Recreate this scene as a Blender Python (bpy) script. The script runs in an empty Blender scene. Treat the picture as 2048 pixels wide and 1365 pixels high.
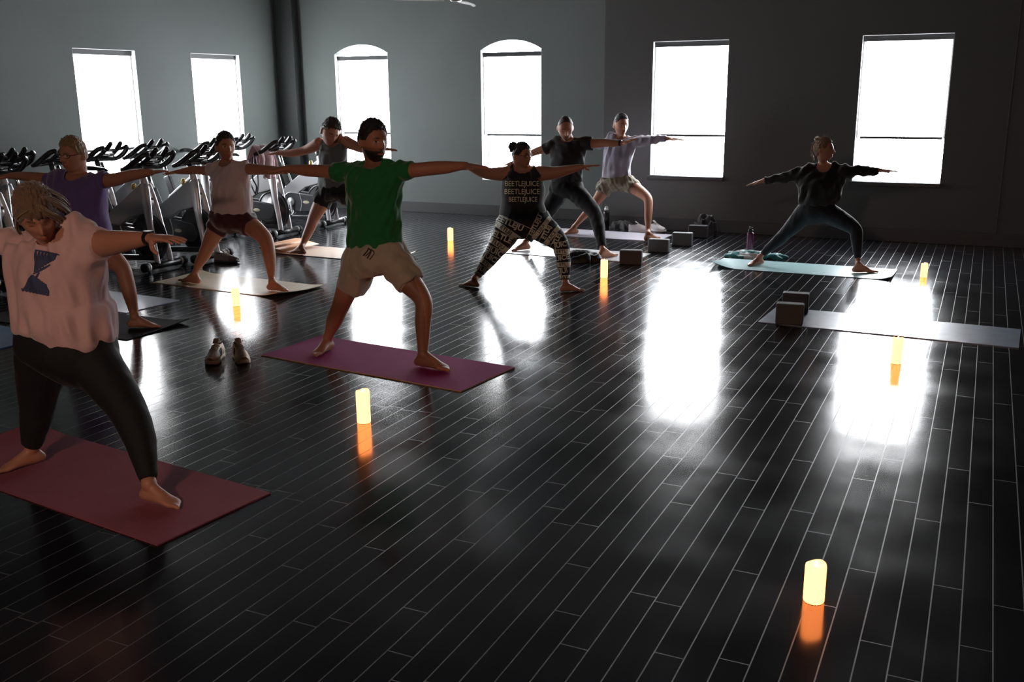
import bpy, bmesh, math, random
import numpy as np
from mathutils import Vector, Matrix
from mathutils.bvhtree import BVHTree

S = bpy.context.scene
C = S.collection
random.seed(7)
RNG = np.random.default_rng(11)

# ------------------------------------------------------------------ camera
YAW, PITCH, ROLL, FPX = 0.446049, 0.248619, -0.0080251, 1959.88
CAMH = 1.70
def cam_axes():
    cy, sy, cp, sp = math.cos(YAW), math.sin(YAW), math.cos(PITCH), math.sin(PITCH)
    fw = np.array([-sy*cp, cy*cp, -sp]); rt = np.array([cy, sy, 0.0]); up = np.cross(rt, fw)
    c, s = math.cos(ROLL), math.sin(ROLL)
    return c*rt + s*up, -s*rt + c*up, fw
RT, UP, FW = cam_axes()
CAM = np.array([0, 0, CAMH])
cam = bpy.data.cameras.new('camera'); co = bpy.data.objects.new('camera', cam); C.objects.link(co)
cam.sensor_width = 36.0; cam.lens = FPX/2048*36.0; cam.clip_start = 0.05; cam.clip_end = 200
M = Matrix.Identity(4)
for i in range(3):
    M[i][0], M[i][1], M[i][2], M[i][3] = RT[i], UP[i], -FW[i], CAM[i]
co.matrix_world = M
S.camera = co

# ------------------------------------------------------------------ sky, lights, exposure
S.view_settings.view_transform = 'Standard'; S.view_settings.look = 'None'
S.view_settings.gamma = 1.0; S.view_settings.exposure = 0.0
S.view_settings.use_curve_mapping = False
W = bpy.data.worlds.new('sky'); S.world = W; W.use_nodes = True
bgn = W.node_tree.nodes['Background']; bgn.inputs[0].default_value = (0.90, 0.95, 1.0, 1); bgn.inputs[1].default_value = 52.0
S.cycles.max_bounces = 8; S.cycles.diffuse_bounces = 4; S.cycles.glossy_bounces = 4
S.cycles.transparent_max_bounces = 10
S.cycles.sample_clamp_indirect = 6.0
S.cycles.use_denoising = True
SHADE_GLOW = 26.0

def light_area(name, loc, size, rot, power, color, sy=None, portal=False):
    l = bpy.data.lights.new(name, 'AREA'); l.shape = 'RECTANGLE'; l.size = size; l.size_y = sy or size
    l.energy = power; l.color = color
    if portal: l.cycles.is_portal = True
    o = bpy.data.objects.new(name, l); C.objects.link(o); o.location = loc; o.rotation_euler = rot
    return o
# daylight comes through the clear strip under each roller shade
YR, YM, XL, CEIL = 12.02, 12.48, -9.80, 3.30
WIN_R = [(-3.805, -2.872), (-1.378, -0.430)]          # on the right part of the back wall
WIN_M = [(-8.84, -7.915), (-6.415, -5.497)]           # on the recessed part, arched
WIN_L = [(8.60, 9.565), (10.54, 11.51)]               # on the left wall (Y range)
SILL, WTOP, GAP = 0.675, 2.29, 1.15
for x0, x1 in WIN_R:
    light_area('daylight_portal', ((x0+x1)/2, YR+.2, (SILL+GAP)/2), x1-x0, (-math.pi/2, 0, 0), 1, (1,1,1), GAP-SILL, True)
for x0, x1 in WIN_M:
    light_area('daylight_portal', ((x0+x1)/2, YM+.2, (.55+1.1)/2), x1-x0, (-math.pi/2, 0, 0), 1, (1,1,1), .55, True)
for y0, y1 in WIN_L:
    light_area('daylight_portal', (XL-.2, (y0+y1)/2, (SILL+1.08)/2), 1.08-SILL, (0, -math.pi/2, 0), 1, (1,1,1), y1-y0, True)
# warm fill light added behind the camera to brighten people's fronts; no real fixture
_l = bpy.data.lights.new('warm_fill_light', 'AREA'); _l.energy = 125; _l.color = (1.0, .66, .50); _l.shape = 'DISK'; _l.size = .5
_o = bpy.data.objects.new('warm_fill_light', _l); C.objects.link(_o); _o.location = (-1.4, -2.6, 3.15); _o.rotation_euler = (math.radians(38), 0, math.radians(12))

# ------------------------------------------------------------------ pixel / world helpers
def ray(x, y):
    return RT*(x-1024)/FPX - UP*(y-682.5)/FPX + FW
def onY(x, y, Y):
    d = ray(x, y); return CAM + d*(Y/d[1])
def onZ(x, y, z=0.0):
    d = ray(x, y); return CAM + d*((z-CAMH)/d[2])
def mpp(p):                                            # metres per pixel at a point
    return float((np.asarray(p)-CAM) @ FW)/FPX

# ------------------------------------------------------------------ materials
def mat(name, col, rough=.6, metal=0, spec=.5, sheen=0, emit=None, es=0, coat=0, bump=0, bscale=300, var=0, vscale=6, trans=0, sss=0, attr=None):
    m = bpy.data.materials.new(name); m.use_nodes = True; nt = m.node_tree; b = nt.nodes['Principled BSDF']
    b.inputs['Base Color'].default_value = (*col, 1); b.inputs['Roughness'].default_value = rough
    b.inputs['Metallic'].default_value = metal; b.inputs['Specular IOR Level'].default_value = spec
    if sheen: b.inputs['Sheen Weight'].default_value = sheen; b.inputs['Sheen Roughness'].default_value = .4
    if coat: b.inputs['Coat Weight'].default_value = coat; b.inputs['Coat Roughness'].default_value = .15
    if emit: b.inputs['Emission Color'].default_value = (*emit, 1); b.inputs['Emission Strength'].default_value = es
    if trans: b.inputs['Transmission Weight'].default_value = trans
    tc = nt.nodes.new('ShaderNodeTexCoord')
    if var:
        n = nt.nodes.new('ShaderNodeTexNoise'); n.inputs['Scale'].default_value = vscale; n.inputs['Detail'].default_value = 6
        nt.links.new(tc.outputs['Object'], n.inputs['Vector'])
        mx = nt.nodes.new('ShaderNodeMix'); mx.data_type = 'RGBA'
        mx.inputs['A'].default_value = (*[c*(1-var) for c in col], 1); mx.inputs['B'].default_value = (*[min(1, c*(1+var)) for c in col], 1)
        nt.links.new(n.outputs['Fac'], mx.inputs['Factor']); nt.links.new(mx.outputs['Result'], b.inputs['Base Color'])
    if attr:
        a = nt.nodes.new('ShaderNodeAttribute'); a.attribute_name = attr
        nt.links.new(a.outputs['Color'], b.inputs['Base Color'])
    if bump:
        n2 = nt.nodes.new('ShaderNodeTexNoise'); n2.inputs['Scale'].default_value = bscale; n2.inputs['Detail'].default_value = 4
        nt.links.new(tc.outputs['Object'], n2.inputs['Vector'])
        bp = nt.nodes.new('ShaderNodeBump'); bp.inputs['Strength'].default_value = bump; bp.inputs['Distance'].default_value = .01
        nt.links.new(n2.outputs['Fac'], bp.inputs['Height']); nt.links.new(bp.outputs['Normal'], b.inputs['Normal'])
    return m

def floor_material():
    m = bpy.data.materials.new('dark_plank_floor'); m.use_nodes = True; nt = m.node_tree; N = nt.nodes; L = nt.links
    b = N['Principled BSDF']
    tc = N.new('ShaderNodeTexCoord'); sx = N.new('ShaderNodeSeparateXYZ'); L.new(tc.outputs['Object'], sx.inputs[0])
    def mth(op, a, c=None, clamp=False):
        n = N.new('ShaderNodeMath'); n.operation = op; n.use_clamp = clamp
        for i, v in enumerate((a, c)):
            if v is None: continue
            if isinstance(v, (int, float)): n.inputs[i].default_value = v
            else: L.new(v, n.inputs[i])
        return n.outputs[0]
    PW, PL = .0955, 1.22
    u = mth('DIVIDE', mth('SUBTRACT', sx.outputs['X'], .172-200*PW), PW)
    row = mth('FLOOR', u); fu = mth('FRACT', u)
    wn = N.new('ShaderNodeTexWhiteNoise'); wn.noise_dimensions = '1D'; L.new(row, wn.inputs['W'])
    v = mth('ADD', mth('DIVIDE', mth('ADD', sx.outputs['Y'], 50), PL), mth('MULTIPLY', wn.outputs['Value'], 7.0))
    col = mth('FLOOR', v); fv = mth('FRACT', v)
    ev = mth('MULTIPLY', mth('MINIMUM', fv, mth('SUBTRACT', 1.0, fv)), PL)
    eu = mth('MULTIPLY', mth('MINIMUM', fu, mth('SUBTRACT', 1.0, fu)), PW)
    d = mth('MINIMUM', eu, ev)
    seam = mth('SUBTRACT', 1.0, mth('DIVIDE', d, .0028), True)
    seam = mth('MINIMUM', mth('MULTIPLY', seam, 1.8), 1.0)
    wn2 = N.new('ShaderNodeTexWhiteNoise'); wn2.noise_dimensions = '2D'
    cx = N.new('ShaderNodeCombineXYZ'); L.new(row, cx.inputs[0]); L.new(col, cx.inputs[1]); L.new(cx.outputs[0], wn2.inputs['Vector'])
    mp = N.new('ShaderNodeMapping'); mp.inputs['Scale'].default_value = (14, 1.6, 1); L.new(tc.outputs['Object'], mp.inputs['Vector'])
    g = N.new('ShaderNodeTexNoise'); g.inputs['Scale'].default_value = 3; g.inputs['Detail'].default_value = 8; L.new(mp.outputs[0], g.inputs['Vector'])
    s1 = N.new('ShaderNodeTexNoise'); s1.inputs['Scale'].default_value = 2.6; s1.inputs['Detail'].default_value = 3; s1.inputs['Roughness'].default_value = .5
    L.new(tc.outputs['Object'], s1.inputs['Vector'])
    base = N.new('ShaderNodeMix'); base.data_type = 'RGBA'
    base.inputs['A'].default_value = (.0035, .004, .0055, 1); base.inputs['B'].default_value = (.010, .011, .015, 1)
    L.new(mth('ADD', mth('MULTIPLY', g.outputs['Fac'], .5), mth('MULTIPLY', wn2.outputs['Value'], .5)), base.inputs['Factor'])
    fin = N.new('ShaderNodeMix'); fin.data_type = 'RGBA'; fin.inputs['B'].default_value = (.085, .085, .09, 1)  # window light off the plank bevels is put into this paler seam colour
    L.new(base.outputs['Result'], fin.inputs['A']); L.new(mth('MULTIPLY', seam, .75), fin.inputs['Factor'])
    L.new(fin.outputs['Result'], b.inputs['Base Color'])
    r = mth('ADD', mth('MULTIPLY', s1.outputs['Fac'], .17), .055)
    r = mth('ADD', r, mth('MULTIPLY', g.outputs['Fac'], .03))
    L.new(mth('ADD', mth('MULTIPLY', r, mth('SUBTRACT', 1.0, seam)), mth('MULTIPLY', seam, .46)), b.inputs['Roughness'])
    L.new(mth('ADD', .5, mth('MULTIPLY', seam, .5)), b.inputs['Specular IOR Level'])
    bp = N.new('ShaderNodeBump'); bp.inputs['Strength'].default_value = .02; bp.inputs['Distance'].default_value = .002
    L.new(mth('MULTIPLY', g.outputs['Fac'], .35), bp.inputs['Height']); L.new(bp.outputs[0], b.inputs['Normal'])
    return m

def glass_material():
    m = bpy.data.materials.new('window_glass'); m.use_nodes = True; nt = m.node_tree; N = nt.nodes
    N.remove(N['Principled BSDF']); out = N['Material Output']
    t = N.new('ShaderNodeBsdfTransparent'); g = N.new('ShaderNodeBsdfGlossy'); g.inputs['Roughness'].default_value = .02
    f = N.new('ShaderNodeFresnel'); f.inputs[0].default_value = 1.45
    mx = N.new('ShaderNodeMixShader'); nt.links.new(f.outputs[0], mx.inputs[0]); nt.links.new(t.outputs[0], mx.inputs[1]); nt.links.new(g.outputs[0], mx.inputs[2])
    nt.links.new(mx.outputs[0], out.inputs[0]); return m

MT = {}
MT['wall'] = mat('painted_wall_grey_green', (.125, .145, .14), .75, bump=.15, bscale=120, var=.10, vscale=1.5)
MT['wall2'] = mat('painted_wall_charcoal', (.085, .086, .086), .75, bump=.15, bscale=120, var=.10, vscale=1.5)
MT['pilaster'] = mat('chase_corner_shade', (.05, .058, .058), .8, bump=.1)  # darker than the walls: the corner's shade is put into this colour
MT['ceiling'] = mat('ceiling_charcoal', (.010, .011, .012), .9)
MT['base'] = mat('rubber_baseboard', (.05, .052, .055), .5)
MT['reveal'] = mat('window_reveal_paint', (.45, .47, .47), .6)
MT['frame'] = mat('window_frame_alu', (.55, .56, .58), .45, metal=.3)
MT['shadebox'] = mat('shade_box_dark', (.03, .032, .035), .5)
MT['shade'] = mat('backlit_shade_fabric', (.8, .8, .8), .9, emit=(.97, .98, 1.0), es=SHADE_GLOW)  # emission stands in for daylight passing through the fabric
MT['glass'] = glass_material()
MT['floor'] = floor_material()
MT['black'] = mat('black_plastic', (.012, .012, .013), .35)
MT['rubber'] = mat('black_rubber', (.02, .02, .02), .6)
MT['silver'] = mat('brushed_silver', (.70, .71, .73), .32, metal=.35, coat=.4)
MT['chrome'] = mat('chrome', (.8, .8, .82), .12, metal=1)
MT['greyplastic'] = mat('dark_grey_plastic', (.045, .047, .052), .32, coat=.3)
MT['plate'] = mat('frame_grey_paint', (.42, .425, .44), .35, metal=.3)
MT['beigelogo'] = mat('pale_oval_badge', (.55, .50, .36), .4)
MT['yellowknob'] = mat('brass_knob', (.6, .42, .12), .3, metal=.6)

# ------------------------------------------------------------------ mesh helpers
def mesh_from(name, V, F, smooth=True):
    me = bpy.data.meshes.new(name)
    me.from_pydata([tuple(map(float, v)) for v in V], [], [tuple(int(i) for i in f) for f in F])
    me.update()
    if smooth: me.polygons.foreach_set('use_smooth', [True]*len(me.polygons))
    return me
def link(name, me, m, parent=None, loc=None, rotz=None):
    o = bpy.data.objects.new(name, me); C.objects.link(o)
    if m is not None and len(me.materials) == 0: me.materials.append(m)
    if parent: o.parent = parent
    if loc is not None: o.location = tuple(loc)
    if rotz is not None: o.rotation_euler[2] = rotz
    return o
def tag(o, label=None, cat=None, group=None, kind=None):
    if label: o['label'] = label
    if cat: o['category'] = cat
    if group: o['group'] = group
    if kind: o['kind'] = kind
    return o
def empty(name, loc, label, cat, group=None, rz=0):
    o = bpy.data.objects.new(name, None); o.empty_display_size = .05; C.objects.link(o)
    o.location = tuple(loc); o.rotation_euler[2] = rz
    return tag(o, label, cat, group)
class G:                                               # geometry collector
    def __init__(s): s.V = []; s.F = []; s.n = 0
    def add(s, V, F):
        V = np.asarray(V, float); s.V.append(V); s.F += [tuple(i+s.n for i in f) for f in F]; s.n += len(V); return s
    def box(s, c, d, R=None):
        c = np.array(c, float); h = np.array(d, float)/2
        V = np.array([[x, y, z] for z in (-1, 1) for y in (-1, 1) for x in (-1, 1)], float)*h
        if R is not None: V = V @ np.array(R).T
        return s.add(V+c, [(0,2,3,1),(4,5,7,6),(0,1,5,4),(2,6,7,3),(0,4,6,2),(1,3,7,5)])
    def box2(s, lo, hi):
        lo = np.array(lo, float); hi = np.array(hi, float); return s.box((lo+hi)/2, hi-lo)
    def prism(s, poly, d0, d1, axis):                  # polygon in the two other axes, extruded along axis
        n = len(poly); V = []
        for d in (d0, d1):
            for a, b in poly:
                V.append({0: (d, a, b), 1: (a, d, b), 2: (a, b, d)}[axis])
        F = [tuple(range(n))[::-1], tuple(range(n, 2*n))] + [(i, (i+1) % n, n+(i+1) % n, n+i) for i in range(n)]
        return s.add(V, F)
    def tube(s, P, ra, rb=None, ref=None, seg=14, sub=4, flat=False, closed=False):
        P = np.asarray(P, float); n = len(P)
        ra = np.full(n, ra, float) if np.isscalar(ra) else np.asarray(ra, float)
        rb = ra if rb is None else (np.full(n, rb, float) if np.isscalar(rb) else np.asarray(rb, float))
        D = np.column_stack([P, ra, rb])
        if sub > 1 and n > 2: D = catmull(D, sub, closed)
        P, ra, rb = D[:, :3], D[:, 3], D[:, 4]; n = len(P)
        T = np.zeros_like(P)
        if closed:
            T = np.roll(P, -1, 0)-np.roll(P, 1, 0)
        else:
            T[1:-1] = P[2:]-P[:-2]; T[0] = P[1]-P[0]; T[-1] = P[-1]-P[-2]
        T /= np.linalg.norm(T, axis=1)[:, None]+1e-12
        if ref is None:
            t = T[0]; ref = np.array([0, 0, 1.]) if abs(t[2]) < .8 else np.array([0, 1., 0])
            A = np.zeros_like(P); a = ref-t*(ref@t); a /= np.linalg.norm(a)
            for i in range(n):
                a = a-T[i]*(a@T[i]); a /= np.linalg.norm(a)+1e-12; A[i] = a
        else:
            ref = np.asarray(ref, float); A = ref[None]-T*(T@ref)[:, None]; A /= np.linalg.norm(A, axis=1)[:, None]+1e-12
        B = np.cross(T, A); th = np.linspace(0, 2*np.pi, seg, endpoint=False); c, sn = np.cos(th), np.sin(th)
        rings = []
        if not flat and not closed:
            for k in (1.35, .9, .45):
                f = math.cos(k); e = math.sin(k)*min(ra[0], rb[0]); rings.append(P[0]-T[0]*e+np.outer(c, A[0])*ra[0]*f+np.outer(sn, B[0])*rb[0]*f)
        for i in range(n): rings.append(P[i]+np.outer(c, A[i])*ra[i]+np.outer(sn, B[i])*rb[i])
        if not flat and not closed:
            for k in (.45, .9, 1.35):
                f = math.cos(k); e = math.sin(k)*min(ra[-1], rb[-1]); rings.append(P[-1]+T[-1]*e+np.outer(c, A[-1])*ra[-1]*f+np.outer(sn, B[-1])*rb[-1]*f)
        m = len(rings); F = []
        for i in range(m if closed else m-1):
            for j in range(seg):
                a0 = i*seg+j; a1 = i*seg+(j+1) % seg; k = ((i+1) % m)*seg
                F.append((a0, a1, k+(j+1) % seg, k+j))
        if not closed:
            F.append(tuple(range(seg))[::-1]); F.append(tuple((m-1)*seg+j for j in range(seg)))
        return s.add(np.vstack(rings), F)
    def ell(s, c, r, R=None, nu=20, nv=12):
        V = [[0, 0, -1]]
        for i in range(1, nv):
            p = -np.pi/2+np.pi*i/nv
            for j in range(nu): t = 2*np.pi*j/nu; V.append([math.cos(p)*math.cos(t), math.cos(p)*math.sin(t), math.sin(p)])
        V.append([0, 0, 1]); V = np.array(V)*np.array(r, float)
        if R is not None: V = V @ np.array(R).T
        F = [(0, 1+(j+1) % nu, 1+j) for j in range(nu)]
        for i in range(nv-2):
            for j in range(nu): F.append((1+i*nu+j, 1+i*nu+(j+1) % nu, 1+(i+1)*nu+(j+1) % nu, 1+(i+1)*nu+j))
        L = len(V)-1; F += [(1+(nv-2)*nu+j, 1+(nv-2)*nu+(j+1) % nu, L) for j in range(nu)]
        return s.add(V+np.array(c, float), F)
    def verts(s): return np.vstack(s.V)
    def mesh(s, name, smooth=False, off=None):
        V = s.verts()
        if off is not None: V = V-np.asarray(off)
        return mesh_from(name, V, s.F, smooth)
def catmull(D, sub, closed=False):
    n = len(D); out = []
    for i in range(n if closed else n-1):
        if closed: p0, p1, p2, p3 = D[(i-1) % n], D[i], D[(i+1) % n], D[(i+2) % n]
        else: p0, p1, p2, p3 = D[max(i-1, 0)], D[i], D[i+1], D[min(i+2, n-1)]
        for k in range(sub):
            t = k/sub
            out.append(.5*((2*p1)+(-p0+p2)*t+(2*p0-5*p1+4*p2-p3)*t*t+(-p0+3*p1-3*p2+p3)*t**3))
    if not closed: out.append(D[-1])
    return np.array(out)
def bevel(o, w, seg=2):
    md = o.modifiers.new('bevel', 'BEVEL'); md.width = w; md.segments = seg; md.limit_method = 'ANGLE'; md.angle_limit = .6
    o.data.polygons.foreach_set('use_smooth', [True]*len(o.data.polygons))
    try: md.harden_normals = True
    except Exception: pass
    return o
def bxo(name, lo, hi, m, parent=None, bev=0):
    g = G().box2(lo, hi); o = link(name, g.mesh(name), m, parent)
    if bev: bevel(o, bev)
    return o
def remeshed(g, name, voxel, smooth=3, fac=.5):
    me = g.mesh(name+'_src'); o = bpy.data.objects.new(name+'_src', me); C.objects.link(o)
    r = o.modifiers.new('r', 'REMESH'); r.mode = 'VOXEL'; r.voxel_size = voxel; r.adaptivity = 0
    if smooth: s2 = o.modifiers.new('s', 'SMOOTH'); s2.factor = fac; s2.iterations = smooth
    dg = bpy.context.evaluated_depsgraph_get()
    nm = bpy.data.meshes.new_from_object(o.evaluated_get(dg), preserve_all_data_layers=False, depsgraph=dg)
    bpy.data.objects.remove(o); bpy.data.meshes.remove(me); nm.name = name
    nm.polygons.foreach_set('use_smooth', [True]*len(nm.polygons))
    return nm
def get_v(me):
    a = np.zeros(len(me.vertices)*3); me.vertices.foreach_get('co', a); return a.reshape(-1, 3)
def get_n(me):
    a = np.zeros(len(me.vertices)*3); me.vertex_normals.foreach_get('vector', a); return a.reshape(-1, 3)
def set_v(me, V): me.vertices.foreach_set('co', np.ascontiguousarray(V).ravel()); me.update()
def folds(V, seed, kx, kz, n=7):
    r = np.random.default_rng(seed); out = np.zeros(len(V))
    for i in range(n):
        k = r.normal(size=3)*np.array([kx, kx, kz]); ph = r.uniform(0, 6.28); k2 = r.normal(size=3)*np.array([6, 6, 6])
        out += np.sin(V@k+ph+1.3*np.sin(V@k2+ph*2))
    out /= n**.5
    return out
def wrinkle(me, amp, seed, kx=45, kz=14):
    V = get_v(me); Nn = get_n(me); f = folds(V, seed, kx, kz); f = np.sign(f)*np.abs(f)**1.3
    set_v(me, V+Nn*(amp*f)[:, None])

# ------------------------------------------------------------------ room
def wall_with_holes(name, axis, pos, thick, a0, a1, z1, holes, m, label=None):
    g = G(); holes = sorted(holes)
    def bx(u0, u1, z0_, z1_):
        if axis == 'y': g.box2((u0, pos, z0_), (u1, pos+thick, z1_))
        else: g.box2((pos-thick, u0, z0_), (pos, u1, z1_))
    cur = a0
    for u0, u1, zb, zt in holes:
        bx(cur, u0, 0, z1); bx(u0, u1, 0, zb); bx(u0, u1, zt, z1); cur = u1
    bx(cur, a1, 0, z1)
    o = link(name, g.mesh(name), m); o['kind'] = 'structure'; return o
TH = .28
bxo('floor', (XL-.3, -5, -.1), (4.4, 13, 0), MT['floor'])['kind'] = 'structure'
bxo('ceiling', (XL-.3, -5, CEIL), (4.4, 13, CEIL+.1), MT['ceiling'])['kind'] = 'structure'
wall_with_holes('wall_back_right', 'y', YR, TH+.5, -4.43, 4.3, CEIL, [(a, b, SILL, WTOP) for a, b in WIN_R], MT['wall2'])
ZA, ZP = 2.262, 2.392
MS = .50
wm = wall_with_holes('wall_back_left', 'y', YM, TH, XL, -4.40, CEIL, [(a, b, MS, ZP) for a, b in WIN_M], MT['wall'])
wall_with_holes('wall_left', 'x', XL, TH, -5, YM, CEIL, [(a, b, SILL, 2.25) for a, b in WIN_L], MT['wall'])
bxo('wall_right', (4.3, -5, 0), (4.5, 13, CEIL), MT['wall2'])['kind'] = 'structure'
bxo('wall_front', (XL-.3, -5.2, 0), (4.5, -5, CEIL), MT['wall2'])['kind'] = 'structure'
for i, (a, b) in enumerate(WIN_M):                       # arch spandrels
    g = G(); c = (a+b)/2; hw = (b-a)/2; rise = ZP-ZA; R = (hw*hw+rise*rise)/(2*rise)
    N_ = 16
    for k in range(N_):
        u0 = a+(b-a)*k/N_; u1 = a+(b-a)*(k+1)/N_
        f = lambda u: ZP-R+math.sqrt(max(R*R-(u-c)**2, 0))
        g.prism([(u0, f(u0)), (u1, f(u1)), (u1, ZP+.002), (u0, ZP+.002)], YM, YM+TH, 1)
    o = link('trim_%d' % (i+1), g.mesh('arch'), MT['wall']); o['kind'] = 'structure'
# corner chase between left wall and back wall
o = bxo('trim_3', (XL, YM-.15, 0), (-9.46, YM, CEIL), MT['pilaster'], bev=.006); o['kind'] = 'structure'
# flush access panel low on the recessed wall, and the vertical joint on the right wall
o = bxo('trim_4', (-4.977, YM-.005, .0), (-4.43, YM, 1.81), MT['wall']); o['kind'] = 'structure'
o = bxo('trim_5', (.173, YR-.005, 0), (.180, YR, CEIL), MT['wall']); o['kind'] = 'structure'
for nm, lo, hi in (('baseboard_back_right', (-4.44, YR-.012, 0), (4.3, YR, .15)), ('baseboard_back_left', (-9.46, YM-.014, 0), (-4.43, YM, .15)),
                   ('baseboard_left', (XL, -5, 0), (XL+.012, YM-.15, .15))):
    bxo(nm, lo, hi, MT['base'], bev=.003)['kind'] = 'structure'

def window(n, kind, u0, u1, zb, zt, where):
    """window frame + pane set in the wall opening, roller shade as a thing"""
    pos = YR if kind == 'R' else YM
    def P(u, d, z):                                     # u along wall, d depth outwards, z
        return (u, pos+d, z) if kind != 'L' else (XL-d, u, z)
    def BX(g, ua, ub, da, db, za, zc):
        p, q = np.array(P(ua, da, za)), np.array(P(ub, db, zc)); g.box2(np.minimum(p, q), np.maximum(p, q))
    g = G(); fw = .012; d0, d1 = .19, .25
    BX(g, u0, u0+fw, d0, d1, zb, zt); BX(g, u1-fw, u1, d0, d1, zb, zt); BX(g, u0, u1, d0, d1, zb, zb+fw)
    if kind != 'M': BX(g, u0, u1, d0, d1, zt-fw, zt)
    o = link('window_%d' % n, g.mesh('window_frame'), MT['frame']); o['kind'] = 'structure'
    g = G(); BX(g, u0+fw, u1-fw, .215, .221, zb+fw, zt-.002 if kind == 'M' else zt-fw); link('pane', g.mesh('pane'), MT['glass'], o)
    # reveal lining
    g = G(); t = .006
    BX(g, u0, u0+t, .0, d0, zb, zt if kind != 'M' else ZA); BX(g, u1-t, u1, .0, d0, zb, zt if kind != 'M' else ZA); BX(g, u0, u1, .0, d0, zb, zb+t)
    if kind != 'M': BX(g, u0, u1, .0, d0, zt-t, zt)
    link('reveal', g.mesh('reveal'), MT['reveal'], o)
    if kind == 'R' or kind == 'L':
        g = G(); BX(g, u0-.03, u1+.0, -.035, .02, zb-.045, zb); s = link('window_sill', g.mesh('window_sill'), MT['base'], o); bevel(s, .004)
    gap = {'R': 1.152, 'M': 1.112, 'L': 1.03}[kind]
    top = {'R': zt-.008, 'M': 2.235, 'L': zt-.008}[kind]
    e = empty('roller_shade', P((u0+u1)/2, .10, gap), where, 'window shade', 'roller shades in the windows')
    def add(nm, ua, ub, da, db, za, zc, m, bev=0):
        g = G(); BX(g, ua, ub, da, db, za, zc); ob = link(nm, g.mesh(nm, off=e.location), m, e)
        if bev: bevel(ob, bev)
    add('cassette', u0+.008, u1-.008, .06, .13, top-.06, top, MT['shadebox'], .004)
    mg = .045
    add('fabric', u0+mg, u1-.03, .095, .0975, gap+.02, top-.05, MT['shade'])
    add('bottom_bar', u0+mg, u1-.03, .085, .107, gap, gap+.028, MT['shadebox'], .004)
    for a in (u0+.008, u1-.022):
        add('side_channel', a, a+.014, .07, .12, gap+.01, top-.05, MT['frame'])
window(1, 'L', *WIN_L[0], SILL, 2.25, 'white roller shade in the leftmost window, behind the man in purple')
window(2, 'L', *WIN_L[1], SILL, 2.25, 'white roller shade in the narrow window behind the man in maroon shorts')
window(3, 'M', *WIN_M[0], MS, ZP, 'white roller shade in the arched window behind the man in green')
window(4, 'M', *WIN_M[1], MS, ZP, 'white roller shade in the arched window behind the woman in glasses and black tank top')
window(5, 'R', *WIN_R[0], SILL, WTOP, 'white roller shade in the square-topped window nearest the lavender-shirted man')
window(6, 'R', *WIN_R[1], SILL, WTOP, 'white roller shade in the rightmost window, beside the woman in black')

# ------------------------------------------------------------------ mats
MT['m_purple'] = mat('mat_magenta', (.30, .018, .13), .85, spec=.12, bump=.25, bscale=500, var=.12)
MT['m_plum'] = mat('mat_dusty_plum', (.26, .075, .10), .85, spec=.12, bump=.25, bscale=500, var=.15)
MT['m_edge'] = mat('mat_tan_edge', (.45, .30, .16), .7)
MT['m_cream'] = mat('mat_cream', (.85, .70, .50), .5, bump=.2, bscale=400, var=.08, coat=.5)
MT['m_black'] = mat('mat_black', (.018, .018, .02), .85, spec=.12, bump=.2, bscale=400)
MT['m_blue'] = mat('mat_slate_blue', (.20, .26, .36), .34, bump=.15, bscale=200, var=.3, vscale=9, coat=.5)
MT['m_deepblue'] = mat('mat_deep_blue', (.02, .09, .24), .55, bump=.2, bscale=400)
MT['m_steel'] = mat('mat_blue_grey', (.24, .30, .42), .45, bump=.2, bscale=400, var=.1, coat=.5)
MT['m_peach'] = mat('mat_peach', (.85, .58, .40), .5, bump=.2, bscale=400, var=.06, coat=.5)
MT['m_orange'] = mat('mat_orange_back', (.62, .30, .14), .55, bump=.2, bscale=400)
MT['m_lav'] = mat('mat_pale_lavender', (.74, .72, .84), .34, bump=.12, bscale=200, coat=.5)
MT['m_white'] = mat('mat_pale_grey', (.82, .83, .88), .34, bump=.12, bscale=200, coat=.5)
MT['m_teal'] = mat('mat_teal', (.42, .66, .68), .34, bump=.12, bscale=200, coat=.5)
MT['m_tealdark'] = mat('mat_dark_teal', (.012, .07, .075), .5)

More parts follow.
